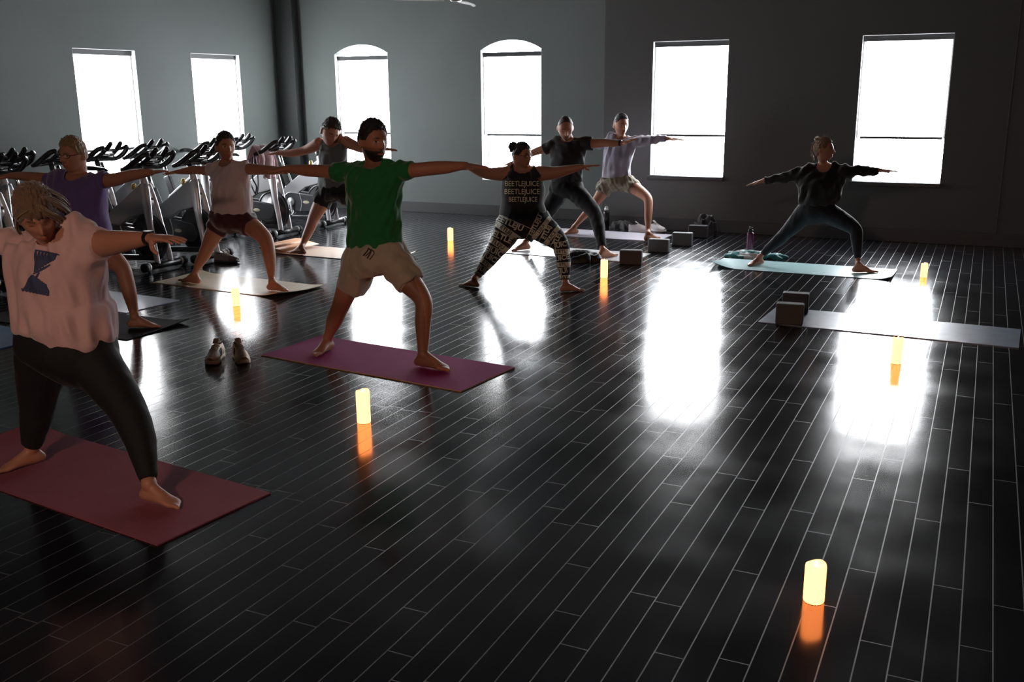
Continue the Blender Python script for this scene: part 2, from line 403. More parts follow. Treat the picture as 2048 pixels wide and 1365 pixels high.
def yoga_mat(cx, cy, ang, L, Wd, m, label, curls=(), th=.006, seed=0, edge=None, z0=.0005):
    """curls: list of (end ±1, side ±1 or 0 for the whole end, height, reach)"""
    nx, ny = 90, 34; a = math.radians(ang); r = np.random.default_rng(seed)
    X, Y = np.meshgrid(np.linspace(-L/2, L/2, nx), np.linspace(-Wd/2, Wd/2, ny), indexing='ij')
    # rounded corners
    rad = .02
    Z = .0012*np.maximum(0, np.sin(X*7+r.uniform(0, 6))*np.sin(Y*5+r.uniform(0, 6)))
    for e, sd, h, reach in curls:
        dx = np.clip((X*e-(L/2-reach))/reach, 0, 1)
        if sd == 0: Z += h*dx**2
        else:
            dy = np.clip((Y*sd+Wd/2)/Wd, 0, 1); t = np.clip(dx+dy-1, 0, 1); Z += h*t**2
    top = np.stack([X, Y, Z+th], -1).reshape(-1, 3); bot = np.stack([X, Y, Z], -1).reshape(-1, 3)
    V = np.vstack([top, bot]); n = nx*ny; F = []
    for i in range(nx-1):
        for j in range(ny-1):
            q = (i*ny+j, (i+1)*ny+j, (i+1)*ny+j+1, i*ny+j+1); F.append(q); F.append(tuple(n+k for k in q[::-1]))
    border = [i*ny for i in range(nx)]+[(nx-1)*ny+j for j in range(1, ny)]+[i*ny+ny-1 for i in range(nx-2, -1, -1)]+[j for j in range(ny-2, 0, -1)]
    k0 = len(F)
    for k in range(len(border)):
        p, q = border[k], border[(k+1) % len(border)]; F.append((q, p, n+p, n+q))
    me = mesh_from('yoga_mat', V, F, False); me.materials.append(m)
    if edge is not None:
        me.materials.append(edge)
        for p in me.polygons:
            if p.index >= k0: p.material_index = 1
    o = link('yoga_mat', me, m, None, (cx, cy, z0), a)
    return tag(o, label, 'yoga mat', None)
yoga_mat(-3.415, 5.21, -6.4, 1.63, .60, MT['m_purple'], 'bright magenta yoga mat with tan edge under the man in green', [(-1, 1, .012, .15)], edge=MT['m_edge'], seed=1)
yoga_mat(-3.575, 2.955, -6.7, 1.72, .60, MT['m_plum'], 'dusty plum yoga mat under the woman in pink at the front left', [(-1, 1, .035, .25)], seed=2)
yoga_mat(-6.11, 6.93, -4.4, 1.56, .60, MT['m_cream'], 'cream yoga mat with lifted corners under the man in maroon shorts', [(1, -1, .055, .32), (1, 1, .02, .2), (-1, 1, .02, .2)], seed=3)
yoga_mat(-6.24, 5.27, -1.5, 1.66, .61, MT['m_black'], 'black yoga mat with a lifted end under the man in purple', [(1, 1, .03, .25)], seed=4)
yoga_mat(-6.93, 5.93, -3, 1.66, .56, MT['m_steel'], 'empty blue-grey yoga mat just behind the black mat', seed=5)
yoga_mat(-6.90, 4.60, -1, 1.73, .58, MT['m_deepblue'], 'deep blue yoga mat at the left edge of the photo, beyond the woman in pink', seed=6)
pm = yoga_mat(-6.30, 8.80, -2.5, 1.68, .60, MT['m_peach'], 'peach yoga mat with a turned-over end under the man in the grey tank top', [(1, 1, .05, .2), (-1, 0, .02, .3)], edge=MT['m_black'], seed=7)
g = G(); nx = 14                                          # turned-over end of the peach mat
prof = [(-.84+.0, .012), (-.88, .03), (-.89, .055), (-.86, .075), (-.78, .078), (-.66, .055), (-.52, .030)]
P = np.array(prof)
for k in range(len(P)-1):
    (xa, za), (xb, zb) = P[k], P[k+1]
    g.add([[xa, -.28, za], [xb, -.28, zb], [xb, .30, zb+.004], [xa, .30, za+.004], [xa, -.28, za-.005], [xb, -.28, zb-.005], [xb, .30, zb-.001], [xa, .30, za-.001]],
          [(0,1,2,3), (7,6,5,4), (0,4,5,1), (3,2,6,7), (1,5,6,2), (0,3,7,4)])
tag(link('folded_end', g.mesh('folded_end', True), MT['m_orange'], pm), 'orange underside of the turned-over end')
yoga_mat(-4.02, 9.80, -1.5, 1.72, .60, MT['m_white'], 'pale glossy yoga mat under the man in black t-shirt and black trousers', seed=8)
yoga_mat(-4.22, 11.27, -1.0, 1.73, .60, MT['m_lav'], 'pale lavender yoga mat under the man in olive shorts, nearest the wall', seed=9)
yoga_mat(-1.52, 9.78, -.6, 1.70, .60, MT['m_teal'], 'teal yoga mat with curled corners under the woman in black', [(-1, -1, .075, .30), (1, -1, .03, .14)], seed=10, edge=MT['m_tealdark'])
yoga_mat(-.54, 7.555, -2.4, 1.76, .595, MT['m_blue'], 'empty slate blue yoga mat on the right, with two foam blocks at its end', seed=11)

# ------------------------------------------------------------------ candles
MT['wax'] = mat('glowing_wax', (.9, .6, .3), .5, emit=(1.0, .25, .06), es=9)
MT['flame'] = mat('flame_tip', (1, .7, .3), .5, emit=(1.0, .5, .15), es=14)
def candle(px, py, h, r, label):
    b = onZ(px, py); e = empty('candle', b, label, 'candle', 'flameless pillar candles on the floor')
    n = 28; prof = [(0, .0), (r*.93, .0), (r, .006), (r, h-.012), (r*.95, h-.003), (r*.85, h), (r*.74, h-.004), (r*.5, h-.012), (0, h-.014)]
    V = []; F = []
    for rr, z in prof:
        for j in range(n): t = 2*math.pi*j/n; V.append((rr*math.cos(t), rr*math.sin(t), z+(.004*math.sin(2*t+px) if z > h-.02 and rr > .5*r else 0)))
    for i in range(len(prof)-1):
        for j in range(n): F.append((i*n+j, i*n+(j+1) % n, (i+1)*n+(j+1) % n, (i+1)*n+j))
    link('wax_body', mesh_from('wax_body', V, F), MT['wax'], e)
    g = G().ell((0, 0, h-.002), (.006, .006, .012), nu=10, nv=6); link('flame_tip', g.mesh('flame_tip', True), MT['flame'], e)
    g = G().tube([(0, 0, -.0005), (0, 0, .004)], r*.95, flat=True, sub=1, seg=20); link('base_ring', g.mesh('base_ring'), MT['black'], e)
for px, py, h, r, lb in [(1627, 1202, .140, .0355, 'lit pillar candle closest to the camera, alone on the bare floor at lower right'),
    (728, 845, .178, .036, 'tall lit pillar candle in front of the magenta mat'),
    (473, 612, .150, .033, 'lit pillar candle in front of the cream mat'),
    (901, 482, .150, .033, 'small lit pillar candle between the peach mat and the woman in patterned leggings'),
    (1208, 556, .170, .033, 'lit pillar candle beside the dark crumpled cloth'),
    (1792, 727, .168, .033, 'lit pillar candle in front of the empty slate blue mat'),
    (1847, 555, .130, .030, 'lit pillar candle in the glare right of the teal mat')]: candle(px, py, h, r, lb)

# ------------------------------------------------------------------ yoga blocks
MT['foam_grey'] = mat('block_foam_grey', (.13, .14, .15), .75, bump=.2, bscale=700, var=.08, vscale=60)
MT['foam_taupe'] = mat('block_foam_taupe', (.075, .075, .07), .8, bump=.2, bscale=700, var=.1, vscale=60)
MT['foam_dark'] = mat('block_foam_charcoal', (.04, .042, .05), .7, bump=.2, bscale=700, var=.1, vscale=60)
def block(pl, pr, h, m, label, z=0.0, w=.225, d=.10):
    A, B = onZ(*pl, z), onZ(*pr, z); ang = math.atan2(B[1]-A[1], B[0]-A[0])*.5; cx = (A+B)/2
    g = G().box((0, d/2, h/2), (w, d, h)); o = link('yoga_block', g.mesh('yoga_block'), m, None, (cx[0], cx[1], z+.0005), ang); bevel(o, .012, 3)
    return tag(o, label, 'yoga block', 'foam yoga blocks')
block((1242, 530), (1279, 530), .146, MT['foam_taupe'], 'taupe foam block standing at the end of the pale mat, nearest the candle')
block((1298, 505), (1333, 506), .143, MT['foam_grey'], 'grey foam block second in the diagonal row, right of the taupe one')
block((1345, 492), (1381, 493), .148, MT['foam_grey'], 'grey foam block third in the diagonal row, next to the charcoal one')
block((1377, 476), (1412, 477), .148, MT['foam_dark'], 'charcoal foam block nearest the wall with dark cloth behind it')
block((1550, 650), (1605, 652), .158, MT['foam_taupe'], 'taupe foam block on the slate blue mat, the front one of the pair', .007, .2)
block((1564, 626), (1614, 628), .156, MT['foam_dark'], 'charcoal foam block on the slate blue mat, the rear one of the pair', .007, .2)

# ------------------------------------------------------------------ cloth heaps
MT['navy'] = mat('navy_fabric', (.012, .022, .035), .55, sheen=.6)
MT['darkcloth'] = mat('black_fabric', (.012, .012, .014), .7, sheen=.3)
MT['tealpat'] = mat('teal_fabric', (.03, .22, .24), .6, sheen=.4)
MT['whitecloth'] = mat('patterned_towel_fabric', (.7, .75, .78), .7, sheen=.4)
def _towel_pattern(m):
    nt = m.node_tree; b = nt.nodes['Principled BSDF']; tc = nt.nodes.new('ShaderNodeTexCoord'); v = nt.nodes.new('ShaderNodeTexVoronoi'); v.inputs['Scale'].default_value = 13
    r = nt.nodes.new('ShaderNodeValToRGB'); r.color_ramp.interpolation = 'CONSTANT'; nt.links.new(tc.outputs['Object'], v.inputs['Vector'])
    sp_ = nt.nodes.new('ShaderNodeSeparateColor'); nt.links.new(v.outputs['Color'], sp_.inputs[0]); nt.links.new(sp_.outputs[0], r.inputs[0])
    e = r.color_ramp.elements; e[0].color = (.02, .20, .22, 1); e[1].position = .35; e[1].color = (.75, .82, .84, 1); q = e.new(.62); q.color = (.012, .02, .05, 1); q = e.new(.78); q.color = (.05, .38, .40, 1)
    nt.links.new(r.outputs[0], b.inputs['Base Color'])
_towel_pattern(MT['whitecloth'])
MT['pinkcloth'] = mat('pale_mauve_fabric', (.50, .34, .37), .8, sheen=.5)
def heap(name, c, rx, ry, h, m, label, cat, seed, rot=0, z0=.001, k=24):
    nu, nv = 64, 26; r = np.random.default_rng(seed); V = []; 
    th = np.linspace(0, 2*np.pi, nu, endpoint=False)
    edge = 1+.16*np.sin(3*th+r.uniform(0, 6))+.09*np.sin(7*th+r.uniform(0, 6))+.05*np.sin(13*th)
    for i in range(nv):
        t = i/(nv-1); rr = math.sin(t*math.pi/2)**.9; z = h*(1-t**2.2)
        for j in range(nu): V.append((rx*rr*edge[j]*math.cos(th[j]), ry*rr*edge[j]*math.sin(th[j]), z))
    V = np.array(V); s = 1/max(rx, ry)
    f = folds(V*s*.25, seed, k*1.4, k*1.4, 9); ridge = 1-np.abs(f)*.9
    w = np.clip(V[:, 2]/h, 0, 1)
    V[:, 2] = np.maximum(V[:, 2]*(.72+.38*ridge)+h*.10*(ridge-.3)*(1-w), 0.002); V[:, :2] *= (1+.10*(ridge-.4))[:, None]
    F = [(i*nu+j, i*nu+(j+1) % nu, (i+1)*nu+(j+1) % nu, (i+1)*nu+j) for i in range(nv-1) for j in range(nu)]
    n0 = len(V); last = V[-nu:].copy(); last[:, 2] = 0; V = np.vstack([V, last])
    F += [((nv-1)*nu+j, (nv-1)*nu+(j+1) % nu, n0+(j+1) % nu, n0+j) for j in range(nu)]; F.append(tuple(n0+j for j in range(nu))[::-1])
    o = link(name, mesh_from(name, V, F), m, None, (c[0], c[1], z0), rot)
    return tag(o, label, cat)
c = onZ(1171, 521); heap('crumpled_jacket', c-np.array([.02, .06, 0]), .20, .13, .105, MT['navy'], 'dark navy jacket crumpled on the floor at the edge of the pale mat', 'jacket', 3, k=12)
c = onZ(1252, 451); heap('folded_bag', (c[0]+.09, 11.86), .16, .08, .10, MT['darkcloth'], 'black soft bundle lying against the wall beside the black bottle', 'bag', 5, k=12)
c = onZ(1398, 468); heap('dark_pouch', (c[0]+.10, 11.72), .13, .09, .24, MT['darkcloth'], 'dark shiny pouch slumped behind the charcoal block nearest the wall', 'bag', 6, k=12)
cc = onZ(1500, 515); heap('patterned_towel', (cc[0]+.02, cc[1]+.04), .30, .15, .06, MT['whitecloth'], 'white and teal patterned towel bunched at the edge of the teal mat', 'towel', 8)
# ------------------------------------------------------------------ bottles
MT['purplemetal'] = mat('purple_bottle', (.10, .02, .07), .3, metal=.3, coat=.4)
MT['blackmetal'] = mat('black_bottle', (.02, .02, .022), .25, metal=.4, coat=.4)
def lathe(name, prof, m, parent, n=24, off=(0, 0, 0)):
    V = [(r*math.cos(2*math.pi*j/n)+off[0], r*math.sin(2*math.pi*j/n)+off[1], z+off[2]) for r, z in prof for j in range(n)]
    F = [(i*n+j, i*n+(j+1) % n, (i+1)*n+(j+1) % n, (i+1)*n+j) for i in range(len(prof)-1) for j in range(n)]
    F += [tuple(range(n))[::-1], tuple((len(prof)-1)*n+j for j in range(n))]
    return link(name, mesh_from(name, V, F), m, parent)
def bottle(c, h, r, m, label, cap):
    e = empty('water_bottle', c, label, 'water bottle')
    lathe('bottle_body', [(r*.9, 0), (r, .006), (r, h*.70), (r*.9, h*.77), (r*.55, h*.82), (r*.55, h*.84)], m, e)
    lathe('screw_cap', [(r*.68, h*.835), (r*.7, h*.845), (r*.7, h*.91), (r*.45, h*.925), (r*.4, h*.96)], MT[cap], e)
    g = G().tube([(-r*.5, 0, h*.92), (-r*.45, 0, h*.985), (0, 0, h*1.01), (r*.45, 0, h*.985), (r*.5, 0, h*.92)], .005, seg=8); link('carry_loop', g.mesh('carry_loop', True), MT[cap], e)
b = onZ(1498, 511); bottle((b[0], b[1]+.02, .045), .25, .036, MT['purplemetal'], 'purple metal water bottle standing on the patterned towel', 'black')
b = onZ(1222, 452); bottle((b[0], 11.90, .0), .27, .04, MT['blackmetal'], 'black insulated water bottle standing against the wall behind the lavender-shirted man', 'silver')

# ------------------------------------------------------------------ shoes
MT['tanleather'] = mat('cream_leather', (.80, .60, .42), .55, var=.15, vscale=20)
MT['solewhite'] = mat('cream_rubber', (.85, .70, .52), .6)
MT['lace'] = mat('laces', (.55, .48, .38), .8)
MT['whiteshoe'] = mat('white_knit', (.62, .62, .64), .7, bump=.3, bscale=300)
MT['greyknit'] = mat('grey_knit', (.16, .14, .13), .8, bump=.5, bscale=150, var=.5, vscale=40)
MT['darkshoe'] = mat('dark_lining', (.02, .018, .018), .8)
def make_shoe(L, upper, sole, stripe, label, loc, rz, group, z=0.001, wide=1.0):
    e = empty('sneaker', (loc[0], loc[1], z), label, 'shoe', group, rz)
    def sec(u): return np.interp(u, [0, .15, .4, .65, .85, 1], [.026, .036, .034, .045, .044, .026])*wide
    g = G(); us = np.linspace(0, 1, 22); n = 20; V = []; F = []      # sole: heel x=0, toe x=L
    for z0, k in ((0, 1.0), (.012, 1.04), (.028, 1.0)):
        for s_ in (1, -1):
            for u in (us if s_ == 1 else us[::-1]):
                V.append((u*L, s_*sec(u)*k, z0+(.012*max(0, (u-.8)/.2)**2 if z0 == 0 else .008*max(0, (u-.8)/.2)**2)))
    m_ = 44
    for i in range(2):
        for j in range(m_): F.append((i*m_+j, i*m_+(j+1) % m_, (i+1)*m_+(j+1) % m_, (i+1)*m_+j))
    F += [tuple(range(m_))[::-1], tuple(2*m_+j for j in range(m_))]
    link('sole', mesh_from('sole', V, F), sole, e)
    # upper: rings along length, open collar suggested by dark lining
    hs = lambda u: np.interp(u, [0, .05, .18, .34, .45, .62, .8, .93, 1], [.070, .080, .074, .078, .082, .066, .050, .042, .030])
    g = G(); V = []; F = []; us = np.linspace(0.0, .995, 26); n = 22
    for u in us:
        for j in range(n):
            t = math.pi*j/(n-1); w = sec(u)*1.0; hh = hs(u)
            V.append((u*L, math.copysign(abs(math.cos(t))**.75, math.cos(t))*w*(1-.25*math.sin(t)**2), .022+hh*math.sin(t)**.8))
    F = [(i*n+j, i*n+j+1, (i+1)*n+j+1, (i+1)*n+j) for i in range(len(us)-1) for j in range(n-1)]
    F += [tuple(range(n)), tuple((len(us)-1)*n+j for j in range(n))[::-1]]
    link('upper', mesh_from('upper', V, F), upper, e)
    g = G().ell((L*.17, 0, .097), (L*.14, .024*wide, .007)); link('lining', g.mesh('lining', True), MT['darkshoe'], e)
    g = G()
    for k in range(5):
        u = .40+.062*k; z = .024+hs(u)
        g.tube([(u*L, -.024, z-.013), (u*L, 0, z+.003), (u*L, .024, z-.013)], .0035, seg=6)
    g.tube([(L*.38, 0, .12), (L*.33, .03, .118), (L*.30, .02, .11)], .003, seg=6); link('laces', g.mesh('laces', True), MT['lace'], e)
    g = G().tube([(L*.42, 0, .112), (L*.33, 0, .128), (L*.30, 0, .135)], [.02, .021, .018], .004, ref=(0, 1, 0), seg=10); link('tongue', g.mesh('tongue', True), upper, e)
    if stripe is not None:
        for s_ in (1, -1):
            g = G()
            for k in range(3):
                u = .36+.085*k; z = .028+hs(u)*.62; w = sec(u)
                g.tube([((u+.07)*L, s_*(w*1.0+.0015), .032), ((u+.03)*L, s_*(w*.99+.001), .05), (u*L, s_*(w*.86), z)], .0045, .0025, ref=(1, 0, 0), seg=8)
            link('stripes', g.mesh('stripes', True), stripe, e)
    return e
p1 = onZ(420, 733); p2 = onZ(472, 728)
def place_shoe(toe, ang, L, *a, **k):
    c_, s_ = math.cos(ang), math.sin(ang); make_shoe(L, *a, (toe[0]-c_*L, toe[1]-s_*L), ang, **k)
place_shoe(p1, math.radians(-64), .27, MT['tanleather'], MT['solewhite'], MT['black'], 'cream leather sneaker with dark stripes on the bare floor, the left of the pair', group='cream sneakers on the floor')
place_shoe((p2[0]+.075, p2[1]), math.radians(-38), .27, MT['tanleather'], MT['solewhite'], MT['black'], 'cream leather sneaker with dark stripes on bare floor, right of the pair, more side-on', group='cream sneakers on the floor')
p = onZ(1276, 456); make_shoe(.28, MT['whiteshoe'], MT['whiteshoe'], None, 'white running shoe by the wall behind the lavender-shirted man, the left one', (p[0]+.02, 11.60), .25, 'white running shoes by the wall')
make_shoe(.28, MT['whiteshoe'], MT['whiteshoe'], None, 'white running shoe by the wall behind the lavender-shirted man, the right one', (p[0]+.20, 11.84), -.45, 'white running shoes by the wall')
p = onZ(454, 524); make_shoe(.28, MT['greyknit'], MT['rubber'], None, 'grey mottled sneaker on the floor behind the front leg of the man in maroon shorts', (p[0]-.10, p[1]-.06), .1, None)

# ------------------------------------------------------------------ ceiling fan
MT['fanwhite'] = mat('fan_blade_white', (.75, .75, .76), .4)
f = empty('ceiling_fan', (-4.40, 8.1, CEIL), 'ceiling fan with white blades hanging above the class, top of frame', 'ceiling fan')
zb = onY(905, 4, 8.1)[2]-CEIL
g = G().tube([(0, 0, 0), (0, 0, zb+.22)], .018, flat=True, sub=1, seg=12); link('down_rod', g.mesh('down_rod', True), MT['black'], f)
lathe('canopy', [(.07, 0), (.068, -.03), (.03, -.07)], MT['black'], f)
lathe('motor', [(.05, zb+.24), (.12, zb+.21), (.13, zb+.12), (.11, zb+.07), (.055, zb+.05)], MT['black'], f)
lathe('light_cap', [(.055, zb+.05), (.058, zb+.02), (.045, zb+.004), (.02, zb)], MT['silver'], f)
for k in range(3):
    a = math.radians(-14+120*k); ca, sa = math.cos(a), math.sin(a)
    V = []; xs = np.linspace(.10, .66, 12)
    for x in xs:
        w = np.interp(x, [.1, .2, .45, .6, .66], [.035, .065, .075, .06, .02])
        for yy, dz in ((-w, -.012), (w, .012)):
            for q in (0, .008): V.append((x*ca-yy*sa, x*sa+yy*ca, zb+.02+dz+q))
    F = []
    for i in range(11):
        a0, b0 = i*4, (i+1)*4; F += [(a0, b0, b0+2, a0+2), (a0+1, a0+3, b0+3, b0+1), (a0, a0+1, b0+1, b0), (a0+2, b0+2, b0+3, a0+3)]
    F += [(0, 2, 3, 1), (44, 45, 47, 46)]
    link('blade', mesh_from('blade', V, F, False), MT['fanwhite'], f)

# ------------------------------------------------------------------ spin bikes (front bar at x=0, facing +X)
def make_bike():
    e = empty('spin_bike', (0, 0, 0), 'x', 'exercise bike', 'spin bikes along the left wall')
    # stabiliser bars with end caps and wheels
    for nm, x, hw in (('front_stabilizer', 0, .235), ('rear_stabilizer', -.95, .20)):
        g = G().tube([(x, -hw, .055), (x, hw, .055)], .034, sub=1, seg=18, flat=True); fs = link(nm, g.mesh(nm, True), MT['black'] if x == 0 else MT['greyplastic'], e)
        for s_ in (-1, 1):
            g = G().tube([(x, s_*(hw-.005), .052), (x, s_*(hw+.045), .052)], .044, sub=1, seg=20, flat=True); o = link('end_roller', g.mesh('end_roller', True), MT['rubber'], fs)
            g = G().tube([(x, s_*(hw-.03), .056), (x, s_*(hw-.006), .056)], .038, sub=1, seg=18, flat=True); link('collar', g.mesh('collar', True), MT['silver'], fs)
            g = G().tube([(x+.03, s_*hw, .02), (x+.03, s_*hw, .0)], .016, sub=1, seg=12, flat=True); link('foot_pad', g.mesh('foot_pad', True), MT['rubber'], fs)
    # wishbone fork: two blades joining at the top around an oval slot
    for s_ in (-1, 1):
        g = G().tube([(.0, s_*.088, .06), (-.03, s_*.082, .25), (-.075, s_*.068, .45), (-.10, s_*.055, .58), (-.125, s_*.038, .70), (-.15, s_*.018, .82)],
                     [.024, .025, .027, .03, .032, .034], [.030, .034, .04, .05, .058, .055], ref=(0, 1, 0), seg=14, sub=5)
        link('fork_blade', g.mesh('fork_blade', True), MT['silver'], e)
    g = G().tube([(-.118, 0, .66), (-.15, 0, .80), (-.175, 0, .90)], [.05, .038, .030], [.045, .045, .035], ref=(0, 1, 0), seg=16); hd = link('head_tube', g.mesh('head_tube', True), MT['silver'], e)
    g = G().ell((-.083, 0, .70), (.006, .016, .016)); link('badge', g.mesh('badge', True), MT['black'], hd)
    # flywheel between the blades
    g = G(); n = 40
    for r0, r1, w in ((.225, .205, .016),):
        ring = [(-.225+.225*math.cos(t), .0, .30+.225*math.sin(t)) for t in np.linspace(0, 2*math.pi, n, endpoint=False)]
        g.tube([(-.17+.222*math.cos(t), 0, .31+.222*math.sin(t)) for t in np.linspace(0, 2*math.pi, n, endpoint=False)], .016, .022, ref=(0, 1, 0), seg=10, sub=1, closed=True)
    g.tube([(-.17, -.012, .31), (-.17, .012, .31)], .212, flat=True, sub=1, seg=40)
    fl = link('flywheel', g.mesh('flywheel', True), MT['greyplastic'], e)
    g = G().tube([(-.17, -.05, .31), (-.17, .05, .31)], .035, flat=True, sub=1, seg=20); link('hub', g.mesh('hub', True), MT['chrome'], fl)
    # swept main frame plates
    g = G(); poly = [(-.10, .84), (-.19, .86), (-.74, .50), (-.78, .40), (-.66, .34), (-.40, .50), (-.20, .55), (-.09, .62)]
    g.prism(poly, -.032, .032, 1); o = link('main_frame', g.mesh('main_frame'), MT['plate'], e); bevel(o, .012)
    g = G().prism([(-.66, .40), (-.78, .40), (-.98, .07), (-.88, .05)], -.028, .028, 1); o = link('rear_strut', g.mesh('rear_strut'), MT['silver'], e); bevel(o, .01)
    g = G().prism([(-.10, .14), (-.10, .08), (-.92, .045), (-.92, .10)], -.03, .03, 1); o = link('bottom_rail', g.mesh('bottom_rail'), MT['greyplastic'], e); bevel(o, .01)
    # belt guard on the near side with oval badge
    pts = []
    for t in np.linspace(math.pi*.5, math.pi*1.5, 14): pts.append((-.60+.13*math.cos(t), .31+.13*math.sin(t)))
    for t in np.linspace(-math.pi*.5, math.pi*.5, 14): pts.append((-.20+.105*math.cos(t), .30+.105*math.sin(t)))
    for s_ in (-1, 1):
        g = G().prism(pts, s_*.05, s_*.088, 1) if s_ > 0 else G().prism(pts, -.088, -.05, 1)
        o = link('belt_guard', g.mesh('belt_guard'), MT['greyplastic'], e); bevel(o, .012, 3)
        g = G().ell((-.36, s_*.0885, .31), (.052, .003, .020)); link('oval_badge', g.mesh('oval_badge', True), MT['beigelogo'], o)
        g = G().tube([(-.46, s_*.089, .19), (-.43, s_*.09, .30), (-.46, s_*.089, .425)], .006, .002, ref=(1, 0, 0), seg=8); link('trim_line', g.mesh('trim_line', True), MT['silver'], o)
    # seat post, saddle
    g = G().prism([(-.60, .44), (-.70, .42), (-.80, .72), (-.72, .745)], -.03, .03, 1); o = link('seat_tube', g.mesh('seat_tube'), MT['black'], e); bevel(o, .01)
    g = G().tube([(-.75, 0, .70), (-.815, 0, .93)], .020, sub=1, seg=14, flat=True); link('seat_post', g.mesh('seat_post', True), MT['chrome'], e)
    g = G().tube([(-.97, 0, .965), (-.93, 0, .985), (-.86, 0, .985), (-.78, 0, .98), (-.70, 0, .975), (-.66, 0, .965)], [.05, .08, .075, .042, .024, .018], [.016, .024, .026, .022, .018, .012], ref=(0, 1, 0), seg=16)
    link('saddle', g.mesh('saddle', True), MT['black'], e)
    # handlebar post and bars
    g = G().tube([(-.17, 0, .86), (-.215, 0, 1.03)], [.027, .024], [.034, .03], sub=1, ref=(0, 1, 0), seg=14, flat=True); link('bar_post', g.mesh('bar_post', True), MT['greyplastic'], e)
    g = G(); rr = .017
    g.tube([(-.21, -.22, 1.00), (-.22, 0, 1.01), (-.21, .22, 1.00)], rr*1.2, seg=10)
    for s_ in (-1, 1):
        g.tube([(-.21, s_*.22, 1.00), (-.13, s_*.24, 1.02), (-.03, s_*.235, 1.075), (.05, s_*.205, 1.135), (.085, s_*.165, 1.155)], [rr*1.3, rr*1.5, rr*1.6, rr*1.5, rr*1.2], seg=10)
        g.tube([(-.12, s_*.10, 1.03), (-.04, s_*.09, 1.075), (.05, s_*.075, 1.14), (.10, s_*.07, 1.19)], [rr*1.1, rr*1.25, rr*1.5, rr*1.4], seg=10)
    g.tube([(-.13, -.17, 1.03), (-.10, 0, 1.045), (-.13, .17, 1.03)], rr*1.2, seg=10)
    g.tube([(.08, -.18, 1.152), (.03, -.08, 1.12), (.03, .08, 1.12), (.08, .18, 1.152)], rr, seg=10)
    g.box((-.10, 0, 1.045), (.16, .12, .03)); link('handlebar', g.mesh('handlebar', True), MT['black'], e)
    g = G().box((-.02, 0, 1.075), (.07, .09, .018)); o = link('console', g.mesh('console'), MT['greyplastic'], e); bevel(o, .005)
    # resistance knob
    g = G().tube([(-.33, 0, .72), (-.315, 0, .80)], .008, sub=1, seg=10); kn = link('tension_rod', g.mesh('tension_rod', True), MT['chrome'], e)
    g = G().tube([(-.315, 0, .80), (-.31, 0, .83)], .022, sub=1, seg=14); link('tension_knob', g.mesh('tension_knob', True), MT['yellowknob'], kn)
    # cranks and pedals
    for s_, up in ((-1, 1), (1, -1)):
        g = G().tube([(-.60, s_*.09, .31), (-.60, s_*.102, .31)], .055, sub=1, seg=20, flat=True)
        g.tube([(-.60, s_*.11, .31), (-.60+.03*up, s_*.125, .31-.165*up)], [.017, .013], [.010, .008], sub=1, ref=(1, 0, 0), seg=10)
        ck = link('crank', g.mesh('crank', True), MT['silver'], e)
        px, pz = -.60+.03*up, .31-.165*up
        g = G().box((px, s_*.175, pz), (.095, .085, .022)); g.tube([(px+.05, s_*.14, pz), (px+.085, s_*.15, pz+.04), (px+.06, s_*.175, pz+.06), (px+.085, s_*.20, pz+.04), (px+.05, s_*.21, pz)], .004, seg=6)
        g.tube([(px-.01, s_*.135, pz), (px+.02, s_*.14, pz+.06), (px+.03, s_*.175, pz+.075), (px+.02, s_*.21, pz+.06), (px-.01, s_*.215, pz)], .0045, seg=6)
        link('pedal', g.mesh('pedal', True), MT['chrome'], ck)
    return e
def copy_tree(o, parent=None):
    c_ = o.copy(); C.objects.link(c_)
    if parent: c_.parent = parent
    for ch in list(o.children): copy_tree(ch, c_)
    return c_
bike0 = make_bike()
BIKES = [((-7.35, 7.29), 0, 'front-row spin bike just behind the outstretched hand of the woman in pink'),
         ((-7.28, 7.90), 0, 'front-row spin bike directly behind the back leg of the man in maroon shorts'),
         ((-7.74, 9.72), 0, 'spin bike with the mauve towel hung over its handlebar'),
         ((-7.72, 10.69), 0, 'spin bike nearest the room corner, behind the man in the grey tank top'),
         ((-8.74, 8.02), 1, 'second-row spin bike seen between the purple shirt and the front bike'),
         ((-8.74, 8.63), 0, 'second-row spin bike behind where the purple and maroon men\'s hands meet'),
         ((-8.36, 9.23), 0, 'spin bike directly behind the torso of the man in maroon shorts'),
         ((-8.80, 10.24), 3, 'second-row spin bike behind the bike with the mauve towel'),
         ((-8.05, 6.15), 0, 'spin bike at the left photo edge, behind the head of the woman in pink'),
         ((-8.74, 6.80), 1, 'second-row spin bike below the leftmost window, mostly behind the man in purple'),
         ((-8.74, 7.41), -1, 'second-row spin bike whose bars show over the purple-shirted man\'s forearm')]
bikes = []
for i, ((x, y), a, lb) in enumerate(BIKES):
    b_ = bike0 if i == 0 else copy_tree(bike0)
    b_.location = (x, y, 0); b_.rotation_euler[2] = math.radians(a); b_['label'] = lb; bikes.append(b_)

